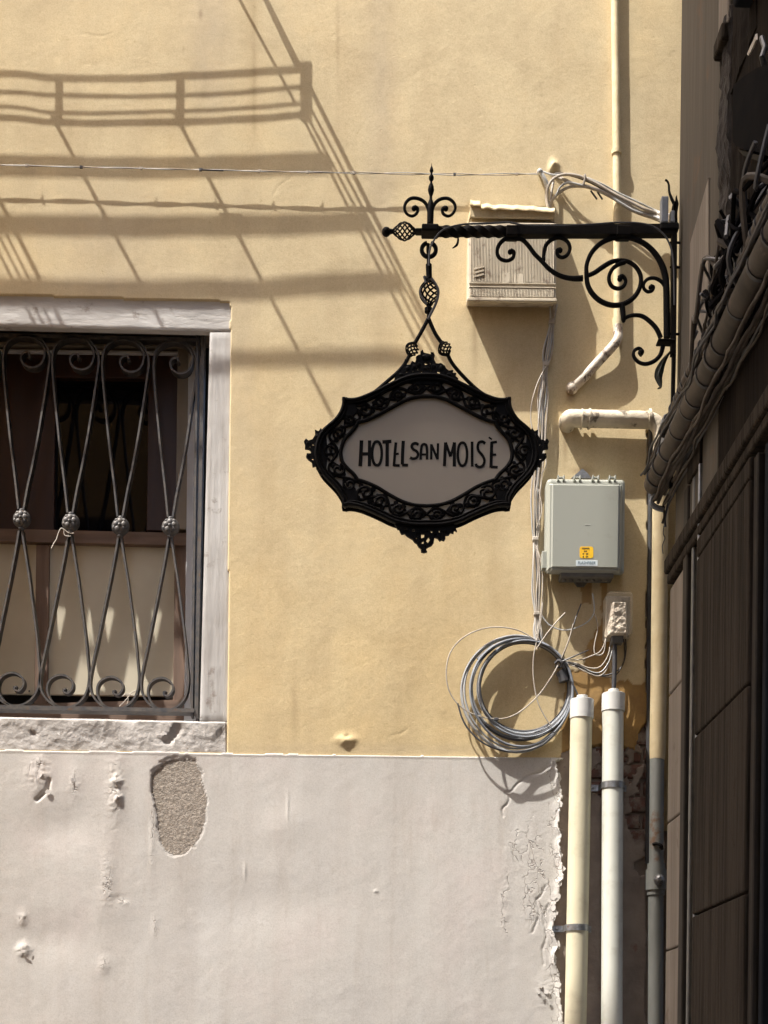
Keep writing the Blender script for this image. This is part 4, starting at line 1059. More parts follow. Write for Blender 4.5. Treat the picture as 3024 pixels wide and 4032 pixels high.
# ================================================================== small dirty junction box
JS = .108
jb = thing('junction_box', P(2434, 2425, .05), 'small plaster splashed junction box in a cloudy cover above the white conduit', 'junction box')
A = P(2385, 2341, .07); B = P(2483, 2509, .07)
mb = MB(); mb.bbox((A.x, -.060, B.z), (B.x, -.003, A.z), .006, 2); mb.obj('back_plate', 'boxbeige', jb)
nx_, nz_ = 26, 40; vs = []; fs = []
for j_ in range(nz_ + 1):
    for i_ in range(nx_ + 1):
        a_, b_ = i_ / nx_, j_ / nz_
        ul = 2408 - 20 * b_ ** 1.2; ur = 2470 + 5 * b_; u_ = ul + (ur - ul) * a_; v_ = 2367 + 138 * b_
        e = min(a_ * 60, (1 - a_) * 60, b_ * 138, (1 - b_) * 138) / 9
        dep = .060 + (JS - .064) * min(1, e) ** .6
        p_ = P(u_, v_, .09); ns = float(fbm(np.array(p_.x * 60), np.array(p_.z * 60), 4)); n2 = float(fbm(np.array(p_.x * 160), np.array(p_.z * 160), 2))
        p_.y = -(dep + (.012 * ns + .004 * n2) * min(1, e)); vs.append(p_)
for j_ in range(nz_):
    for i_ in range(nx_):
        k = j_ * (nx_ + 1) + i_; fs.append((k, k + nx_ + 1, k + nx_ + 2, k + 1))
mb = MB(); mb.add(vs, fs); mb.obj('box_body', 'dustbox', jb, True)
bm = bmesh.new(); bmesh.ops.create_cube(bm, size=1)
for v in bm.verts: v.co = Vector(((A.x + B.x) / 2 + v.co.x * (B.x - A.x + .002) * (.96 if v.co.y < 0 else 1), -.088 + v.co.y * .052, (A.z + B.z) / 2 + v.co.z * (A.z - B.z + .002) * (.98 if v.co.y < 0 else 1)))
bmesh.ops.bevel(bm, geom=bm.edges[:], offset=.007, segments=2, affect='EDGES'); mb = MB(); mb.bm(bm); mb.obj('clear_cover', 'clear', jb)
mb = MB(); mb.bbox((P(2404, 2510, .06).x, -.085, P(2402, 2538, .06).z), (P(2450, 2510, .06).x, -.045, P(2402, 2508, .06).z), .003, 1); mb.obj('cable_gland', 'plasticdark', jb)
mb = MB(); mb.tube([P(2421, 2530, .065), P(2420, 2620, .062), P(2416, 2738, .056)], .0090, 10)
tag(mb.obj('feeder_cable', 'cabledark', None, True), 'thick black cable dropping from the junction box into the white conduit', 'cable')

# ================================================================== vertical cable bundle
vb = thing('cable_bundle', P(2115, 1800, .03), 'tied bundle of pale cables running down the wall between sign and grey cabinet', 'cables')
spine = [(2182, 1200), (2172, 1280), (2155, 1380), (2146, 1460), (2138, 1560), (2133, 1660), (2128, 1760), (2116, 1850), (2108, 1960), (2108, 2080), (2108, 2140), (2112, 2240), (2112, 2330), (2114, 2420), (2116, 2480), (2122, 2530)]
cols = ['cablewhite', 'cable', 'cablewhite', 'cablebrown', 'cable', 'cablewhite', 'cablebrown', 'cable', 'cablewhite']
for i in range(9):
    rr = random.Random(i * 7 + 1); pts = []
    for k, (u_, v_) in enumerate(spine):
        tie = min(abs(v_ - t) for t in (1280, 1460, 2140, 2420))
        spread = 3.6 if tie < 30 else 7
        pts.append((u_ + (i - 4) * spread * .55 + rr.uniform(-2.5, 2.5) * (0 if tie < 30 else 2.0), v_, .012 + (i % 3) * .007 + (.010 if tie > 60 else 0) * rr.random()))
    mb = MB(); mb.tube(px(pts, 0, 5), rr.choice((.0028, .0033, .0038)), 7); mb.obj('cable', cols[i], vb, True)
for u_, v_ in ((2172, 1268), (2149, 1436), (2108, 2124), (2113, 2418)):
    mb = MB(); mb.bbox(P(u_ - 13, v_ - 3, .010), P(u_ + 13, v_ + 2, .034), .002, 1); mb.obj('cable_tie', 'cablewhite', vb)
# loose loops off the bundle
for i, pts in enumerate(([(2152, 1440, .03), (2120, 1500, .05), (2095, 1580, .05), (2090, 1650, .04), (2096, 1695, .04), (2100, 1800, .03)],
            [(2130, 1780, .03), (2146, 1800, .04), (2150, 1830, .045), (2135, 1862, .03), (2118, 1858, .03)],
            [(2108, 1880, .02), (2128, 1960, .04), (2132, 2020, .04), (2112, 2080, .03)],
            [(2112, 2150, .03), (2134, 2230, .045), (2136, 2330, .045), (2128, 2420, .04), (2112, 2500, .04)])):
    mb = MB(); mb.tube(px(pts, 0, 6), .0024, 6); mb.obj('loose_cable', 'cablewhite', vb, True)

# ================================================================== cable coil
K = .6028
def cz_(pts): return [(1700 + p[0] * K, 2300 + p[1] * K, *p[2:]) for p in pts]
coil = thing('cable_coil', P(2040, 2740, .06), 'big coil of grey and dark cable hanging from zip ties left of the conduits', 'cable coil')
Tt = (2232, 2640); dirx, diry = -.925, .38
ccol = ['cabledark', 'cableblue', 'cablegrey', 'cabledark', 'cableblue', 'cablegrey', 'cableblue', 'cablegrey', 'cabledark', 'cableblue', 'cablegrey', 'cable', 'cablegrey']
for i in range(13):
    rr = random.Random(100 + i)
    r_ = 174 + i * 3.1 + (i > 10) * 4; sq = 1.0 + .02 * rr.random()
    tu, tv = Tt[0] + (i % 5) * 4 - 8, Tt[1]
    cu, cv = tu + dirx * r_, tv + diry * r_
    pts = []
    sl = .014 + (i % 5) * .0085
    for k in range(20):
        a = 2 * math.pi * k / 20
        rad = r_ * (1 + .010 * math.sin(3 * a + i) * rr.random())
        sag = (4 + 1.6 * i) * max(0, math.sin(a)) ** 2 * (i > 8)
        leftness = max(0, -math.cos(a))
        pts.append((cu + rad * math.cos(a), cv + rad * math.sin(a) * sq + sag, sl + .012 * leftness * ((i * 3) % 4) + .006 * math.sin(a * 2 + i)))
    w = px(pts, 0, 5, True); w.append(w[0])
    mb = MB(); mb.tube(w, .0042 + .0008 * (i % 3 == 0), 8, False); mb.obj('cable_loop', ccol[i], coil, True)
mb = MB(); mb.tube(px([(2206, 2642, .035), (2216, 2660, .035), (2222, 2684, .035)], 0, 4), .021, 10); mb.obj('tape_wrap', 'cabledark', coil, True)
mb = MB(); mb.tube(px([(2186, 2612, .05), (2200, 2600, .06), (2214, 2612, .062), (2206, 2626, .05), (2190, 2622, .04)], 0, 5), .006, 6); mb.tube(px([(2206, 2608, .06), (2260, 2584, .065), (2317, 2560, .05)], 0, 4), [.003] * 6 + [.0022] * 3, 6)
mb.tube(px([(2212, 2596, .06), (2250, 2490, .07), (2268, 2430, .07), (2288, 2378, .05)], 0, 4), .0028, 6); mb.obj('zip_tie', 'cabledark', coil, True)
mb = MB(); mb.tube(px([(2112, 2556, .06), (2150, 2500, .07), (2190, 2450, .075), (2226, 2412, .06)], 0, 4), .0028, 6); mb.tube(px([(2212, 2590, .06), (2240, 2520, .07), (2258, 2455, .08)], 0, 4), .0034, 6); mb.obj('zip_tie', 'cablewhite', coil, True)
mb = MB(); mb.tube(px(cz_([(405, 405), (330, 470), (305, 495)]), .05, 4), .010, 8); mb.obj('tape_wrap', 'cabledark', coil, True)
for pts, r_, mt_ in ((cz_([(700, 380), (560, 300), (380, 283), (220, 340), (120, 450), (95, 600), (130, 730), (230, 830), (400, 880), (540, 855), (680, 745), (780, 610), (840, 500)]), .0026, 'cablewhite'),
                     (cz_([(725, 120), (715, 220), (690, 350), (665, 480), (665, 620), (690, 760), (730, 850), (775, 920)]), .0026, 'cablewhite'),
                     (cz_([(715, 200), (760, 260), (830, 295), (900, 298), (980, 270), (1035, 230), (1062, 170), (1050, 60)]), .0026, 'cable'),
                     (cz_([(900, 620), (930, 670), (960, 735)]), .0032, 'cabledark'),
                     (cz_([(170, 780), (200, 880), (250, 960), (340, 1040), (470, 1090), (600, 1090), (720, 1050), (800, 980)]), .0036, 'cabledark')):
    mb = MB(); mb.tube(px([(p_[0], p_[1], .055) for p_ in pts], 0, 6), r_, 7); mb.obj('loose_cable', mt_, coil, True)
mb = MB(); c = P(*cz_([(420, 882)])[0], .055); mb.bbox((c.x - .008, c.y - .005, c.z - .006), (c.x + .010, c.y + .005, c.z + .006), .002, 1); mb.obj('cable_clip', 'cabledark', coil)
jc = thing('junction_cables', P(2330, 2620, .04), 'thin cables sagging from the coil tie to the small junction box', 'cables')
for i, pts in enumerate(([(860, 490), (960, 495), (1040, 470), (1100, 440), (1130, 380), (1135, 330)], [(860, 500), (950, 520), (1030, 548), (1100, 540), (1150, 470), (1165, 400), (1168, 350)],
                         [(860, 510), (960, 530), (1050, 575), (1110, 570), (1160, 500), (1185, 400), (1188, 350)], [(870, 505), (980, 545), (1080, 590), (1160, 590), (1240, 540), (1268, 440), (1265, 350)],
                         [(1062, 190), (1085, 280), (1062, 400), (1070, 460), (1120, 450), (1138, 360), (1140, 330)], [(880, 500), (990, 560), (1100, 600), (1200, 595), (1255, 500), (1258, 400), (1250, 350)],
                         [(865, 515), (940, 540), (1010, 575), (1090, 600), (1140, 560), (1165, 470), (1170, 360)])):
    rr = random.Random(i); mb = MB(); n_ = len(pts)
    mb.tube(px([(p_[0], p_[1], .045 - .010 * (k / n_) + .02 * math.sin(math.pi * k / n_)) for k, p_ in enumerate(cz_(pts))], 0, 6), .0023 + .0004 * (i % 2), 6); mb.obj('cable', ('cablewhite', 'cablewhite', 'cable', 'cabledark', 'cablewhite', 'cablebrown', 'cablewhite')[i], jc, True)

# ================================================================== thin line across the wall and cable loops top right
ow = thing('wall_wire', P(1100, 670, .045), 'thin twisted white line tied off at intervals and stretched across the wall above the sign', 'wire')
base = [(-500, 640), (0, 650), (400, 660), (800, 669), (1200, 678), (1600, 684), (1900, 688), (2130, 684)]
for ph in (0, math.pi):
    pts = []
    for k in range(270):
        u_ = -500 + 2630 * k / 269
        v_ = np.interp(u_, [p_[0] for p_ in base], [p_[1] for p_ in base])
        pts.append(P(u_, v_ + (1.6 + 2.0 * max(0, min(1, (u_ - 1200) / 300))) * math.sin(u_ / 60 + ph), 0.0335 + .0013 * math.cos(u_ / 60 + ph)))
    mb = MB(); mb.tube(pts, .0016, 6); mb.obj('strand', 'cablewhite' if ph == 0 else 'cable', ow, True)
for u_, dk in ((105, 0), (320, 1), (555, 0), (790, 1), (1020, 0), (1212, 0), (1395, 0), (1790, 1), (2035, 0)):
    v_ = np.interp(u_, [p_[0] for p_ in base], [p_[1] for p_ in base])
    mb = MB(); mb.bbox(P(u_ - 5, v_ - 3, .030), P(u_ + 5, v_ + 3, .037), .001, 1); mb.tube([P(u_ + 2, v_, .036), P(u_ + 6, v_ - 5, .028), P(u_ + 10, v_ - 3, .030)], .0014, 5); mb.obj('tie', 'cabledark' if dk else 'cablewhite', ow)
mb = MB(); mb.tube([P(790, 669, .042), P(880, 672, .042)], .0028, 6); mb.obj('dark_splice', 'cabledark', ow, True)
K5 = .4822
def c5(pts): return [(1950 + p[0] * K5, 640 + p[1] * K5, *p[2:]) for p in pts]
lc = thing('looped_cables', P(2200, 740, .06), 'pale cables looping from a wall anchor towards the right end of the bracket', 'cables')
LCS = [([(465, 490, .03), (440, 400, .04), (425, 300, .05), (430, 200, .07), (480, 130, .08), (560, 98, .09), (660, 105, .10), (760, 140, .10), (860, 190, .10), (960, 250, .10), (1100, 320, .10), (1220, 380, .10), (1340, 415, .10)], .0055, 'cablewhite'),
       ([(470, 110, .03), (560, 140, .07), (650, 180, .08), (760, 200, .09), (880, 240, .09), (960, 280, .09), (1060, 330, .09), (1180, 400, .09), (1340, 440, .09)], .0065, 'cablewhite'),
       ([(450, 320, .04), (500, 260, .06), (530, 200, .07), (590, 165, .08), (680, 180, .09), (800, 215, .09), (930, 270, .09), (1040, 340, .10), (1150, 400, .10), (1340, 455, .10)], .0045, 'cable'),
       ([(455, 350, .03), (470, 300, .05), (530, 240, .06), (610, 200, .07), (720, 195, .08), (820, 220, .08), (960, 290, .09), (1080, 370, .09), (1200, 425, .09), (1340, 465, .09)], .0055, 'cablewhite'),
       ([(380, 70, .03), (470, 100, .05), (600, 100, .07), (730, 120, .08), (880, 180, .08), (1000, 245, .08), (1160, 320, .09), (1340, 405, .09)], .0035, 'cable'),
       ([(490, 90, .03), (560, 92, .06), (700, 130, .08), (850, 200, .08), (990, 290, .08), (1120, 380, .08), (1220, 430, .08), (1340, 475, .08)], .0040, 'cablebrown'),
       ([(480, 495, .02), (455, 420, .03), (450, 330, .03), (460, 240, .04), (475, 150, .03)], .0050, 'cablewhite'),
       ([(470, 495, .02), (435, 400, .03), (415, 300, .03), (415, 230, .04), (400, 160, .03), (370, 90, .02)], .0045, 'cablewhite')]
for pts, r_, mt_ in LCS:
    mb = MB(); mb.tube(px([(p_[0], p_[1], p_[2] * .62) for p_ in c5(pts)] + ([(2618, 640 + pts[-1][1] * K5 + 4, .22), (2652, 640 + pts[-1][1] * K5 + 14, .95)] if pts[-1][0] == 1340 else []), 0, 6), r_, 8); mb.obj('cable', mt_, lc, True)
mb = MB(); mb.tube(px(c5([(730, 100, .07), (735, 120, .07), (720, 180, .06)]), 0, 4), .005, 6); mb.obj('cable_tie', 'cablewhite', lc)
for (a_, b_) in (((780, 230), (830, 300)), ((835, 240), (875, 300))):
    mb = MB(); mb.tube([P(*c5([a_])[0], .05), P(*c5([b_])[0], .03)], .0035, 6); mb.obj('loose_tail', 'cabledark', lc)
mb = MB(); mb.tube(px(c5([(360, 80, .0), (370, 78, .04), (400, 130, .045), (430, 190, .04)]), 0, 4), .008, 8); mb.ball(P(*c5([(365, 75)])[0], .045), .012, 10); mb.obj('anchor', 'cable', lc, True)
# grey block
gk = thing('grey_block', P(2615, 870, 1.05), 'grey plastic corner block on top of the right end of the bracket', 'block')
mb = MB(); mb.bbox(P(2598, 794, 1.04), P(2632, 873, 1.07), .003, 2); mb.obj('tall_leg', 'cableblue', gk)
mb = MB(); mb.bbox(P(2633, 850, 1.04), P(2658, 873, 1.07), .003, 2); mb.obj('short_leg', 'cableblue', gk)

# ================================================================== iron bracket (s = 1.05, dark, in the alley's shade)
SB = 1.05
br = thing('sign_bracket', P(2648, 1100, SB), 'black wrought iron scroll bracket reaching from the right wall over the hotel sign', 'bracket')
K4 = .422
def c4(pts): return [(1450 + p[0] * K4, 640 + p[1] * K4, *p[2:]) for p in pts]
k1 = pxm(SB)
def bar(name, poly, r_, n=10, ss=SB, mat='black', parent=None, sub=6):
    w = px([(p_[0], p_[1]) for p_ in poly], ss, sub)
    if isinstance(r_, (tuple, list)):
        rr = [np.interp(i / (len(w) - 1), np.linspace(0, 1, len(r_)), r_) * k1 * (1.2 if 'scroll' in name else 1) for i in range(len(w))]
    else: rr = r_ * k1
    mb = MB(); mb.tube(w, rr, n); return mb.obj(name, mat, parent or br, True)
# arm: plain part square, outer part twisted
mb = MB(); a = P(2034, 893, SB); b = P(2648, 930, SB); mb.prism([P(2034, 893, SB), P(2650, 891, SB), P(2650, 929, SB), P(2034, 931, SB)], -SB - .014, -SB + .014); mb.obj('arm', 'blackrust', br)
mb = MB(); vs = []; fs = []; NT = 90
pa, pb = P(1722, 912, SB), P(1998, 912, SB)
for i in range(NT + 1):
    t = i / NT; p_ = pa.lerp(pb, t); ang = t * 2 * math.pi * 1.65
    for k in range(8):
        a_ = ang + math.pi / 4 * k; rr_ = .0182 if k % 2 else .0158; vs.append(Vector((p_.x, p_.y + rr_ * math.cos(a_), p_.z + rr_ * math.sin(a_))))
for i in range(NT):
    for k in range(8): k2 = (k + 1) % 8; fs.append((i * 8 + k, i * 8 + k2, i * 8 + 8 + k2, i * 8 + 8 + k))
fs += [tuple(range(7, -1, -1)), tuple(NT * 8 + k for k in range(8))]
mb.add(vs, fs); mb.obj('twisted_arm', 'blackrust', br, True)
for u0_, u1_, v0_, v1_ in ((1995, 2036, 884, 954), (2430, 2476, 884, 954)):
    mb = MB(); mb.bbox(P(u0_, v0_, SB + .02), P(u1_, v1_, SB - .02) , .003, 2); mb.obj('collar', 'blackrust', br)
mb = MB(); mb.bbox(P(1661, 878, SB + .026), P(1724, 944, SB - .026), .004, 2); mb.obj('square_block', 'blackrust', br)
mb = MB(); mb.bbox(P(1636, 896, SB + .014), P(1662, 930, SB - .014), .003, 2); cage(mb, P(1638, 911, SB), P(1546, 911, SB), .0215, 8, .0026, .6); mb.tube([P(1550, 911, SB), P(1530, 912, SB)], [.006, .010], 8); mb.ball(P(1521, 913, SB), .0145, 14); mb.obj('basket_end', 'black', br, True)
mb = MB(); c = P(1694, 880, SB); prof = [(0, .0105), (.05, .011), (.075, .009), (.088, .0048), (.100, .0045), (.112, .008), (.122, .0102), (.135, .0085), (.148, .004), (.154, .0035), (.163, .008), (.170, .0082), (.180, .0035), (.186, .0035), (.193, .0062), (.202, .0045), (.210, .0015), (.222, .0004)]
mb.lathe(c, (.012, 0, 1), [(h * .865, r_ * 1.0) for h, r_ in prof], 12); mb.obj('finial', 'black', br, True)
bar('finial_scroll', c4([(568, 500), (560, 440), (530, 375), (470, 338), (400, 335), (352, 375), (338, 430), (362, 480), (412, 500), (455, 470), (458, 430), (430, 415)]), (5, 5.5, 5.5, 5, 4.5, 5, 7))
bar('finial_scroll', c4([(590, 500), (598, 440), (628, 375), (685, 338), (750, 338), (800, 378), (812, 430), (785, 480), (742, 500), (698, 475), (695, 435), (722, 420)]), (5, 5.5, 5.5, 5, 4.5, 5, 7))
mb = MB(); mb.ball(P(*c4([(428, 428)])[0], SB), .0085, 10); mb.ball(P(*c4([(724, 430)])[0], SB), .0085, 10); mb.obj('scroll_knob', 'black', br, True)
bar('hook', c4([(835, 685), (838, 730), (825, 770), (785, 800)]), (2, 5, 5, 1.5), 6)
# ring below the block
w = [P(*c4([(565 + 66 * math.cos(a_), 815 + 66 * math.sin(a_))])[0], SB) for a_ in np.linspace(R(-72), R(255), 26)]
mb = MB(); mb.tube(w, .0068, 10); mb.obj('ring', 'black', br, True)
# cable along the arm
bar('power_cable', c4([(565, 960), (572, 830), (600, 750), (660, 660), (740, 610), (900, 575), (1100, 568), (1320, 556)]) + [(2010, 876), (2080, 888), (2200, 889), (2320, 884), (2440, 876), (2540, 882), (2600, 910), (2636, 960), (2652, 1040), (2655, 1200)], 3.6, 7, SB + .03, 'cabledark')
# scrollwork
def q5(pts): return [(1950 + p[0] * K5, 640 + p[1] * K5) for p in pts]
bar('scroll', q5([(175, 622), (130, 615), (75, 628), (30, 675), (15, 735), (40, 785), (95, 802), (142, 780), (152, 738), (125, 722)]), (7, 7, 6.5, 6, 6, 6, 9))
bar('scroll', q5([(160, 622), (215, 628), (265, 672), (320, 745), (375, 800), (430, 860), (490, 905), (560, 935), (640, 948), (715, 945)]), (7, 7, 7, 7, 7.5, 8, 10))
bar('scroll', q5([(395, 800), (398, 740), (415, 675), (465, 628), (530, 614), (588, 645), (610, 700), (590, 752), (548, 775), (512, 758), (508, 720), (535, 712)]), (7, 6.5, 6.5, 6, 6, 6, 8.5))
bar('scroll', q5([(744, 900), (748, 830), (785, 740), (855, 665), (945, 622), (1045, 610), (1140, 625), (1235, 675), (1310, 750), (1362, 840), (1388, 930), (1398, 1040), (1400, 1200), (1402, 1430)]), (7, 7.5, 8, 8.5, 9, 10.5, 11, 11))
bar('scroll', q5([(744, 890), (752, 985), (785, 1060), (850, 1125), (935, 1162), (1020, 1162), (1100, 1128), (1160, 1065), (1188, 990), (1186, 920), (1150, 855), (1090, 812), (1020, 800), (950, 812), (880, 852), (810, 900), (750, 925)]), (7.5, 8.5, 8.5, 8, 7.5, 7, 7, 8, 7))
bar('scroll', q5([(1060, 812), (1000, 835), (950, 880), (928, 945), (948, 1005), (1000, 1030), (1048, 1010), (1065, 965), (1040, 930), (1012, 945)]), (8, 6.5, 6.5, 6.5, 6, 9))
bar('scroll', q5([(1392, 1020), (1360, 975), (1305, 945), (1250, 950), (1215, 985), (1214, 1028), (1245, 1055), (1282, 1045), (1290, 1018), (1266, 1012)]), (7, 6, 5.5, 5.5, 5.5, 8))
bar('scroll', q5([(1036, 1160), (1042, 1220), (1048, 1285), (1040, 1305)]), (9, 9, 8, 3))
bar('scroll', q5([(1045, 1285), (1075, 1262), (1130, 1247), (1200, 1255), (1265, 1300), (1318, 1360), (1350, 1430)]), (6, 6, 7, 7.5, 8))
bar('scroll', q5([(1370, 1500), (1348, 1570), (1300, 1620), (1230, 1645), (1168, 1628), (1130, 1580), (1138, 1535), (1175, 1518), (1200, 1545), (1180, 1568)]), (8, 7, 6.5, 6, 5.5, 6, 9))
mb = MB(); mb.bbox(P(*q5([(1330, 1432)])[0], SB + .02), P(*q5([(1455, 1508)])[0], SB - .02), .004, 2); mb.obj('collar', 'blackrust', br)
for (a_, r_) in (((1018, 950), 9.5), ((122, 730), 9), ((530, 718), 9), ((1270, 1020), 8.5), ((1188, 1550), 10)):
    mb = MB(); mb.ball(P(*q5([a_])[0], SB), r_ * k1 * 1.15, 10); mb.obj('scroll_knob', 'black', br, True)
# wall post
mb = MB(); mb.prism([P(2644, 868, SB), P(2664, 868, SB), P(2659, 1400, SB), P(2641, 1400, SB)], -SB - .012, -SB + .012); mb.prism([P(2646, 1400, SB), P(2660, 1400, SB), P(2647, 1920, SB), P(2636, 1920, SB)], -SB - .008, -SB + .008); mb.obj('wall_post', 'blackrust', br)
mb = MB(); mb.bbox(P(2600, 872, SB + .02), P(2664, 932, SB - .02), .005, 2); mb.obj('end_block', 'blackrust', br)
for v_ in (955, 1052, 1315):
    mb = MB(); mb.tube([P(2640, v_, SB), P(2676, v_ + 1, SB - .02)], .004, 6); mb.obj('wall_pin', 'blackrust', br)
def leaf(name, path, widths, s_, mat):
    w = px(path, s_, 6); L = len(w)
    ww = [max(.001, np.interp(i / (L - 1), np.linspace(0, 1, len(widths)), widths)) * k1 for i in range(L)]
    mb = MB(); vs = []; fs = []
    for i, p_ in enumerate(w):
        t = (w[min(i + 1, L - 1)] - w[max(i - 1, 0)]).normalized(); nn = Vector((-t.z, 0, t.x))
        vs += [p_ + nn * ww[i] / 2 + Vector((0, .005, 0)), p_ + Vector((0, -.004, 0)), p_ - nn * ww[i] / 2 + Vector((0, .005, 0)), p_ + Vector((0, .008, 0))]
    for i in range(L - 1):
        for k in range(4): k2 = (k + 1) % 4; fs.append((i * 4 + k, i * 4 + k2, i * 4 + 4 + k2, i * 4 + 4 + k))
    mb.add(vs, fs); return mb.obj(name, mat, br, True)
leaf('leaf', q5([(1450, 1515), (1415, 1560), (1375, 1620), (1345, 1690), (1335, 1740), (1345, 1790), (1352, 1830), (1328, 1842)]), (4, 10, 22, 34, 33, 22, 8, 4), SB, 'green')
leaf('leaf', q5([(1478, 480), (1470, 420), (1468, 350), (1445, 290), (1425, 235), (1420, 175), (1405, 148), (1388, 140)]), (6, 10, 12, 14, 10, 9, 5, 2), SB, 'black')
leaf('leaf', q5([(1480, 560), (1478, 480), (1480, 400), (1485, 330), (1480, 270)]), (8, 14, 10, 16, 4), SB, 'black')
leaf('leaf', q5([(1462, 460), (1450, 400), (1455, 350), (1470, 310)]), (3, 8, 8, 3), SB, 'black')

# ================================================================== hotel sign
SS = SB
K3 = .633
CU, CV = 1150 + 836 * K3, 1250 + 841 * K3
sign = thing('hotel_sign', P(1685, 1250, SS), 'black openwork framed hanging sign reading HOTEL SAN MOISE with accent', 'sign')
TOPQ = [(0, -486), (70, -482), (140, -464), (210, -433), (300, -388), (380, -350), (445, -328), (500, -326), (522, -336)]
SIDEQ = [(522, -336), (522, -298), (538, -250), (572, -200), (622, -156), (656, -122), (684, -66), (696, 0)]
SIDEB = [(696, 0), (686, 66), (660, 122), (622, 168), (574, 218), (540, 266), (522, 305), (522, 342)]
BOTQ = [(522, 342), (492, 335), (435, 343), (370, 366), (290, 402), (210, 440), (120, 462), (60, 468), (0, 468)]
def half(f): return [(CU + x * K3, CV + y * K3) for x, y in f]
def curve_(q, sub=4): return cr(q, sub)
right = curve_(TOPQ)[:-1] + curve_(SIDEQ)[:-1] + curve_(SIDEB)[:-1] + curve_(BOTQ)
left = [(-x, y) for x, y in right[::-1]][1:-1]
OUT = right + left
ITOP = [(0, -332), (60, -328), (120, -312), (200, -272), (290, -224), (360, -192), (415, -178)]
ISIDE = [(415, -178), (430, -150), (460, -115), (495, -75), (514, -25), (518, 10), (508, 55), (478, 95), (440, 130), (415, 165)]
IBOT = [(415, 165), (370, 178), (300, 208), (230, 250), (150, 292), (75, 314), (0, 320)]
ir = curve_(ITOP)[:-1] + curve_(ISIDE)[:-1] + curve_(IBOT)
INN = ir + [(-x, y) for x, y in ir[::-1]][1:-1]
def scl(path, k, ky=None): return [(x * k, y * (ky or k)) for x, y in path]
def W2(path, ss=SS): return [P(CU + x * K3, CV + y * K3, ss) for x, y in path]
yf = -SS
mb = MB(); mb.prism(W2(scl(OUT, .980, .967)), yf + .004, yf + .022); pn = mb.obj('panel', 'panel', sign)
# rims
mb = MB(); mb.ribbon(W2(scl(OUT, .972, .958)), .018, yf - .012, yf + .003, True); mb.obj('outer_rim', 'black', sign)
mb = MB(); w = W2(scl(OUT, .985, .975)); w = [p_ + Vector((0, -.013, 0)) for p_ in w]; w.append(w[0]); mb.tube(w, .0058, 8, False)
w = W2(scl(OUT, .950, .928)); w = [p_ + Vector((0, -.012, 0)) for p_ in w]; w.append(w[0]); mb.tube(w, .0035, 6, False); mb.obj('outer_moulding', 'black', sign, True)
mb = MB(); w = W2(scl(INN, 1.03, 1.045)); w = [p_ + Vector((0, -.004, 0)) for p_ in w]; w.append(w[0]); mb.tube(w, .0062, 8, False)
mb.obj('inner_rim', 'black', sign, True)
# back frame
mb = MB(); mb.ribbon(W2(scl(OUT, .972, .958)), .022, yf + .0225, yf + .029, True); mb.obj('back_rim', 'black', sign)
# openwork vine in the band: built by arc length
def resample(path, n):
    P_ = np.array(path + [path[0]]); d = np.r_[0, np.cumsum(np.hypot(*np.diff(P_, axis=0).T))]
    t = np.linspace(0, d[-1], n, endpoint=False); return np.stack([np.interp(t, d, P_[:, 0]), np.interp(t, d, P_[:, 1])], 1)
oA = resample(scl(OUT, .950, .925), 720)
# match inner by polar angle
iA = resample(scl(INN, 1.035, 1.055), 2880)
angi = np.arctan2(iA[:, 1] / .72, iA[:, 0])
def inner_match(p):
    a = math.atan2(p[1] / .72, p[0]); d = np.abs((angi - a + math.pi) % (2 * math.pi) - math.pi); return iA[np.argmin(d)]
iM = np.array([inner_match(p) for p in oA])
def band(t, f):
    """t in 0..1 round the frame, f 0 inner .. 1 outer"""
    i = int(round(t * 720)) % 720
    q = iM[i] * (1 - f) + oA[i] * f
    return (q[0], q[1])
NS = 26
def strand(pts, r0, r1, depth, name='vine'):
    w = W2(cr(pts, 5)); n = len(w)
    mb.tube([p_ + Vector((0, depth, 0)) for p_ in w], [r0 + (r1 - r0) * i / (n - 1) for i in range(n)], 6)
for sgm in range(NS):
    mb = MB()
    t0_ = sgm / NS; dt = 1 / NS; sgn = 1 if sgm % 2 else -1
    if t0_ >= .5 - 1e-6: sgn = -sgn
    # wave stem
    strand([band(t0_ + dt * k / 6, .5 + .36 * sgn * math.sin(math.pi * k / 6)) for k in range(7)], .0046, .0046, -.004)
    strand([band(t0_ + dt * k / 6, .5 - .30 * sgn * math.sin(math.pi * k / 6)) for k in range(7)], .0035, .0035, -.002)
    # spiral within
    tc = t0_ + dt * .5; c0 = band(tc, .5 - .06 * sgn)
    loc = math.hypot(band(tc, .9)[0] - band(tc, .1)[0], band(tc, .9)[1] - band(tc, .1)[1]) / .8
    rr0 = loc * .28; ph = math.atan2(c0[1], c0[0]) * 2 + sgm
    sp = []
    for k in range(12):
        a_ = ph + sgn * k * .72; r_ = rr0 * (1 - k / 12) + 4; sp.append((c0[0] + r_ * math.cos(a_) * 1.1, c0[1] + r_ * math.sin(a_)))
    strand(sp, .0036, .0055, -.007)
    # leaves
    for k in range(4):
        a_ = ph + k * 1.57 + .4; cx, cy = c0[0] + rr0 * 1.15 * math.cos(a_), c0[1] + rr0 * 1.15 * math.sin(a_)
        w = W2([(cx, cy)])[0]; mb.ball((w.x, yf - .003, w.z), .0068, 7, (1.0 + .5 * abs(math.cos(a_)), .55, 1.0 + .4 * abs(math.sin(a_))))
    mb.obj('scroll_ornament', 'black', sign, True)
# corner plates
for sx in (-1, 1):
    for sy, yy in ((-1, -310), (1, 315)):
        mb = MB(); q = [(sx * 505, yy), (sx * 440, yy + (12 if sy < 0 else -12)), (sx * 430, yy - sy * 60), (sx * 470, yy - sy * 100), (sx * 530, yy - sy * 70)]
        mb.prism(W2(q), yf - .009, yf + .003); mb.obj('corner_plate', 'black', sign)
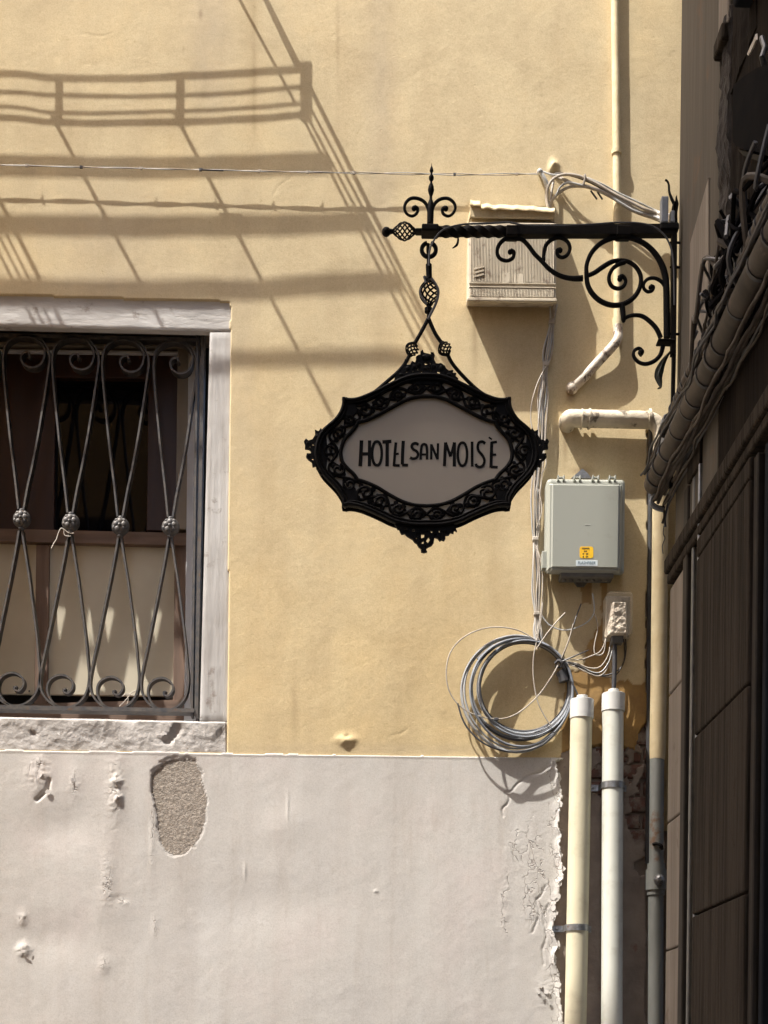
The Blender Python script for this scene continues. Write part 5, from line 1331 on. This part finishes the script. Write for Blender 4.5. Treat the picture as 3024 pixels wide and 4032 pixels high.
# crests
def crest(name, lobes, tubes, holes=None):
    mb = MB()
    for (x, y, r_, ax, az) in lobes:
        w = W2([(x - 836, y - 841)])[0]; mb.ball((w.x, yf - .001, w.z), r_ * K3 * k1, 9, (ax, min(.55, 9 / r_), az))
    for pts, r_ in tubes:
        w = [p_ + Vector((0, -.004, 0)) for p_ in W2(cr([(x - 836, y - 841) for x, y in pts], 5))]
        n = len(w); rr = [np.interp(i / (n - 1), np.linspace(0, 1, len(r_)), r_) * K3 * k1 for i in range(n)]
        mb.tube(w, rr, 7)
    return mb.obj(name, 'black', sign, True)
def mirror(l, cx=836): return l + [tuple([2 * cx - p[0]] + list(p[1:])) for p in l]
def prism_holes(poly, holes, y0, y1):
    from mathutils.geometry import tessellate_polygon
    loops = [W2([(x - 836, y - 841) for x, y in q]) for q in [poly] + holes]
    flat = [p for l in loops for p in l]; n = len(flat); mb = MB()
    tri = tessellate_polygon([[Vector((p.x, p.z, 0)) for p in l] for l in loops])
    vs = [Vector((p.x, y0, p.z)) for p in flat] + [Vector((p.x, y1, p.z)) for p in flat]; fs = []
    for t in tri:
        nn = (vs[t[1]] - vs[t[0]]).cross(vs[t[2]] - vs[t[0]])
        if nn.y > 0: t = (t[2], t[1], t[0])
        fs.append(tuple(t)); fs.append(tuple(k + n for k in reversed(t)))
    o_ = 0
    for l in loops:
        for k in range(len(l)): a_, b_ = o_ + k, o_ + (k + 1) % len(l); fs.append((a_, b_, b_ + n, a_ + n))
        o_ += len(l)
    return mb.add(vs, fs)
def crest2(name, poly, holes, lobes, fx=lambda x: x):
    mb = prism_holes([(fx(x), y) for x, y in poly], [[(fx(x), y) for x, y in h] for h in holes], yf - .006, yf + .006)
    for (x, y, r_, ax, az) in lobes:
        w = W2([(fx(x) - 836, y - 841)])[0]; mb.ball((w.x, yf - .006, w.z), r_ * K3 * k1, 9, (ax, .5, az))
    return mb.obj(name, 'black', sign, True)
crest2('top_crest', [(636, 388), (650, 350), (680, 335), (690, 300), (703, 262), (715, 300), (735, 298), (745, 275), (765, 285), (772, 262), (770, 250), (785, 238), (800, 235), (798, 218), (812, 205), (820, 225), (836, 228), (855, 232), (868, 238), (862, 222), (880, 222), (888, 240), (882, 262), (895, 290), (910, 292), (925, 288), (950, 305), (958, 322), (975, 335), (1003, 332), (998, 350), (1022, 350), (1015, 368), (1034, 384), (1000, 400), (836, 420), (680, 404)],
       [[(822, 290), (832, 281), (846, 290), (840, 300), (826, 300)], [(852, 284), (862, 281), (860, 296)], [(903, 334), (922, 338), (918, 354), (903, 352)], [(772, 318), (790, 322), (782, 334)], [(742, 338), (756, 330), (752, 345)], [(792, 340), (812, 332), (806, 348)], [(852, 328), (874, 334), (862, 344)], [(700, 342), (716, 334), (712, 350)], [(950, 345), (966, 348), (958, 358)]],
       [(836, 255, 26, 1.2, .8), (790, 300, 15, 1, 1), (882, 312, 17, 1, 1), (760, 312, 14, 1, 1), (930, 318, 17, 1, 1), (836, 322, 16, 1.4, .7), (720, 322, 14, 1, 1), (975, 360, 12, 1.4, .8), (680, 362, 13, 1.3, .8)])
crest2('bottom_crest', [(636, 1290), (672, 1280), (836, 1290), (1000, 1280), (1014, 1303), (1026, 1334), (1008, 1325), (1005, 1345), (985, 1340), (975, 1355), (950, 1358), (955, 1375), (945, 1391), (930, 1385), (918, 1393), (905, 1375), (886, 1370), (882, 1400), (868, 1420), (845, 1430), (832, 1442), (840, 1460), (820, 1465), (803, 1460), (800, 1440), (785, 1427), (775, 1407), (762, 1401), (750, 1382), (735, 1374), (715, 1362), (700, 1347), (680, 1350), (672, 1336), (666, 1321), (655, 1319), (650, 1305)],
       [[(745, 1320), (761, 1318), (764, 1336), (750, 1335)], [(802, 1349), (823, 1349), (820, 1373), (803, 1378)], [(838, 1382), (850, 1366), (858, 1385), (845, 1407), (832, 1396)], [(806, 1398), (820, 1390), (816, 1413), (805, 1409)], [(853, 1327), (873, 1328), (870, 1343), (860, 1338)], [(907, 1324), (923, 1329), (915, 1343)], [(668, 1303), (682, 1312), (676, 1318)], [(770, 1372), (778, 1370), (776, 1382)]],
       [(836, 1330, 14, 1.2, .8), (785, 1340, 15, 1, 1), (715, 1328, 14, 1.3, .8), (890, 1350, 13, 1, 1), (950, 1335, 14, 1.2, .8), (828, 1425, 9, 1, 1), (868, 1390, 9, .8, 1.4), (790, 1400, 9, .8, 1.4)])
for fx in ((lambda x: x), (lambda x: 2 * 836 - x)):
    crest2('side_crest', [(1462, 690), (1484, 705), (1492, 692), (1507, 712), (1530, 702), (1528, 735), (1545, 762), (1570, 770), (1585, 757), (1598, 775), (1590, 795), (1592, 818), (1566, 822), (1552, 835), (1556, 850), (1580, 849), (1584, 870), (1570, 886), (1550, 900), (1545, 931), (1525, 925), (1520, 946), (1505, 950), (1501, 976), (1488, 981), (1485, 955), (1462, 985), (1450, 840)],
       [[(1534, 788), (1546, 786), (1546, 799), (1536, 801)], [(1538, 878), (1551, 876), (1548, 890), (1538, 891)], [(1553, 803), (1562, 800), (1564, 812), (1554, 812)]],
       [(1512, 745, 15, 1, 1.2), (1522, 800, 14, 1, 1), (1520, 860, 15, 1, 1), (1510, 915, 14, 1, 1.2), (1574, 785, 9, 1, 1), (1568, 864, 9, 1, 1)], fx)

# lettering
LET = {'H': [([(432, 762), (428, 850), (424, 922)], 20), ([(482, 762), (481, 922)], 18), ([(430, 846), (482, 846)], 18)],
 'O': [('O', 528, 843, 30, 74, 15)], 'T': [([(562, 772), (618, 768)], 18), ([(592, 770), (591, 922)], 19)],
 'E': [([(646, 775), (640, 840), (634, 922)], 15), ([(640, 848), (664, 844)], 11), ([(632, 917), (670, 918)], 14)],
 'L': [([(692, 765), (688, 840), (686, 912)], 18), ([(684, 914), (722, 916)], 14)],
 'S': [([(786, 790), (772, 780), (752, 784), (744, 800), (755, 818), (775, 830), (784, 850), (774, 870), (752, 876), (734, 868)], 14)],
 'A': [([(800, 880), (802, 830), (808, 795), (822, 786), (836, 795), (840, 830), (840, 880)], 14), ([(802, 850), (840, 850)], 11)],
 'N': [([(866, 880), (866, 786)], 13), ([(866, 788), (905, 878)], 13), ([(906, 880), (908, 780)], 13)],
 'M': [([(948, 922), (955, 775)], 17), ([(955, 775), (986, 862)], 15), ([(986, 862), (1010, 774)], 13), ([(1010, 774), (1010, 924)], 18)],
 'O2': [('O', 1060, 848, 29, 72, 14)], 'I': [([(1120, 770), (1121, 924)], 15)],
 'S2': [([(1202, 782), (1185, 770), (1163, 776), (1155, 800), (1162, 828), (1184, 855), (1197, 885), (1190, 915), (1170, 928), (1150, 922), (1143, 908)], 14)],
 'E2': [([(1243, 772), (1240, 850), (1238, 930)], 17), ([(1240, 776), (1275, 771)], 13), ([(1240, 852), (1270, 850)], 12), ([(1238, 926), (1280, 929)], 14), ([(1224, 742), (1244, 756)], 9)]}
for key, strokes in LET.items():
    mb = MB(); dd = 0
    for stk in strokes:
        if stk[0] == 'O':
            _, cx, cy, rx, ry, w_ = stk
            pts = [(cx + rx * math.copysign(abs(math.cos(a_)) ** .85, math.cos(a_)) - 836, cy + ry * math.sin(a_) - 841) for a_ in np.linspace(0, 2 * math.pi, 28, endpoint=False)]
            mb.ribbon(W2(pts), w_ * 1.15 * K3 * k1, yf + .0022, yf + .005, True)
        else:
            pts, w_ = stk; pts = [(x - 836, y - 841) for x, y in (cr(pts, 5) if len(pts) > 2 else pts)]
            mb.ribbon(W2(pts), w_ * 1.15 * K3 * k1, yf + .0022 + dd, yf + .005 - dd); dd += .0003
    mb.obj('letter', 'black', pn)
# hanger: hook rod, socket, basket, collar, two stays with small baskets
mb = MB(); mb.tube([P(1686, 960, SS), P(1685, 985, SS), P(1688, 1050, SS)], .0055, 8); mb.tube([P(1688, 1042, SS), P(1690, 1100, SS)], [.010, .0095], 10); mb.obj('hook_rod', 'black', sign, True)
mb = MB(); cage(mb, P(1688, 1098, SS), P(1690, 1205, SS), .026, 8, .0030, .6); mb.obj('basket', 'black', sign, True)
mb = MB(); mb.tube(px(c4([(590, 1080), (625, 1130), (652, 1190), (648, 1260), (625, 1330), (590, 1400), (560, 1460)]), SS + .02, 5), .0042, 7); mb.obj('power_cable', 'cabledark', sign, True)
mb = MB(); mb.tube(px(c4([(545, 1080), (520, 1065), (535, 1130), (490, 1180), (482, 1220), (510, 1270), (545, 1320)]), SS + .015, 5), .0035, 7); mb.obj('power_cable', 'cabledark', sign, True)
mb = MB(); mb.tube([P(1689, 1200, SS), P(1687, 1268, SS)], .006, 8); mb.lathe(P(1687, 1210, SS), (0, 0, -1), [(0, .008), (.003, .0125), (.016, .0125), (.019, .008)], 10); mb.obj('collar', 'black', sign, True)
for pts_a, bk, pts_b in (([(1686, 1255), (1660, 1305), (1633, 1352)], ((1633, 1350), (1612, 1400)), [(1614, 1396), (1596, 1430), (1568, 1464), (1520, 1506), (1479, 1541), (1452, 1562)]),
                         ([(1688, 1255), (1712, 1310), (1740, 1352)], ((1738, 1348), (1764, 1398)), [(1762, 1394), (1780, 1430), (1822, 1480), (1878, 1534), (1925, 1566)])):
    mb = MB(); mb.tube(px(pts_a, SS, 5), .0062, 8); mb.tube(px(pts_b, SS, 5), .0062, 8); st_ = mb.obj('stay', 'black', sign, True)
    mb = MB(); cage(mb, P(*bk[0], SS), P(*bk[1], SS), .017, 7, .0026, .55); mb.obj('small_basket', 'black', st_, True)

# ================================================================== overhead drying rack on the house (its shadow falls into the picture)
rack = thing('drying_rack', P(700, -1500, .3), 'slatted iron rack fixed high on the yellow wall, seen only by its shadow', 'rack')
ZR = P(1000, 0).z + KZ * .035
def rodpt(u, v):
    p = P(u, v); s_ = (ZR - p.z) / KZ; return Vector((p.x - KX * s_, -s_, ZR))
def rod(u0, v0, u1, v1, r_, name='rod'):
    a, b = rodpt(u0, v0), rodpt(u1, v1)
    mb = MB(); mb.tube([a, b], r_, 8); return mb.obj(name, 'iron', rack, True)
ext = lambda u0, v0, u1, v1, v: u0 + (u1 - u0) * (v - v0) / (v1 - v0)
def arm(u0, v0, u1, v1, va, vb, r_): rod(ext(u0, v0, u1, v1, va), va, ext(u0, v0, u1, v1, vb), vb, r_, 'arm')
arm(945, 0, 1153, 389, -110, 400, .0062)
arm(1049, 0, 1483, 868, -110, 1500, .0090)
arm(1211, 500, 1398, 868, 440, 1480, .0060)
arm(1232, 500, 1427, 868, 440, 1480, .0054)
arm(1262, 500, 1455, 868, 440, 1480, .0054)
arm(222, 488, 624, 1248, 440, 1560, .0080)
arm(710, 488, 1107, 1250, 440, 1640, .0080)
for du, r_ in ((0, .009), (-42, .005), (-74, .005), (-108, .006)):
    arm(0 + du, 790, 190 + du, 1165, 300, 1560, r_)
for v_, du, ue, th, sag in ((645, 0, 1295, .026, 14), (880, 0, 1450, .025, 12), (1118, 0, 1580, .025, 28), (1400, 0, 1610, .022, 6)):
    pts = []
    for k in range(14):
        u_ = -900 + (ue + 900) * k / 13
        vv = v_ + sag * math.sin((u_ + 200) / 420) + (12 if u_ > 1000 and v_ > 1000 else 0)
        pts.append(rodpt(u_, vv))
    mb = MB(); mb.tube(pts, th / 2, 8); mb.obj('slat', 'iron', rack, True)
SR = .12
def cpt(u, v): return CAST(u, v, SR)
RU = (-900, 0, 217, 705, 1192)
for th, vv in ((.0078, (262, 285, 303, 296, 276)), (.0052, (335, 357, 371, 370, 345)), (.0046, (392, 415, 440, 432, 408)), (.0074, (440, 460, 479, 474, 452))):
    q = cr(list(zip(RU, vv)), 8)
    mb = MB(); mb.tube([cpt(u_, v_) for u_, v_ in q], th / 2 * 1.15, 8); mb.obj('rail', 'iron', rack, True)
for u_, a_, b_, r_ in ((232, 292, 488, .0125), (708, 292, 488, .0140), (1208, 252, 476, .0210), (-260, 285, 490, .011)):
    a_, b_ = cpt(u_, a_), cpt(u_, b_); mb = MB(); mb.box((a_.x - r_, -SR - .002, min(a_.z, b_.z)), (a_.x + r_, -SR + .002, max(a_.z, b_.z))); mb.obj('post', 'iron', rack)
# wall stubs carry the rail
for u_ in (1176,):
    q = cpt(u_, 285); mb = MB(); mb.tube([q, Vector((q.x, .02, q.z))], .006, 6); mb.obj('wall_stub', 'iron', rack)

# ================================================================== unseen houses behind the camera, added and sized to shade the alley
def far_house(name, x0, x1, s0_, s1_, h, label, seed):
    t = thing(name, ((x0 + x1) / 2, -(s0_ + s1_) / 2, 0), label, 'house')
    mb = MB(); mb.box((x0, -s1_, 0), (x1, -s0_, h)); mb.obj('wall', 'facade', t)
    mb = MB(); mb.bbox((x0 - .0, -s1_ - .1, h), (x1 + .0, -s0_ + .0, h + .12), .02, 1); mb.obj('roof_edge', 'slab', t)
    rr = random.Random(seed); fl_ = int(h // 3)
    xs = np.arange(x0 + .9, x1 - .6, 2.0)
    for f_ in range(1, fl_):
        for x in xs:
            z = f_ * 3.0 + .6
            if z + 1.5 > h: continue
            mb = MB(); mb.bbox((x - .45, -s0_ - .02, z), (x + .45, -s0_ + .02, z + 1.4), .01, 1); wd = mb.obj('window', 'pane', t)
            mb = MB(); mb.box((x - .55, -s0_, z - .12), (x + .55, -s0_ + .06, z)); mb.obj('sill', 'stone', wd)
    return t
XL = -1.2
far_house('low_shade_house', -9, XL, 2.6, 4.0, EYE + 8.9, 'unseen ochre rendered low house on the left of the alley, added to block the sun', 3)
far_house('tall_shade_house', -5.65, XL - .003, 4.01, 12, EYE + 15.95, 'unseen tall ochre rendered house behind the low one, added to shade the sign and side wall', 4)
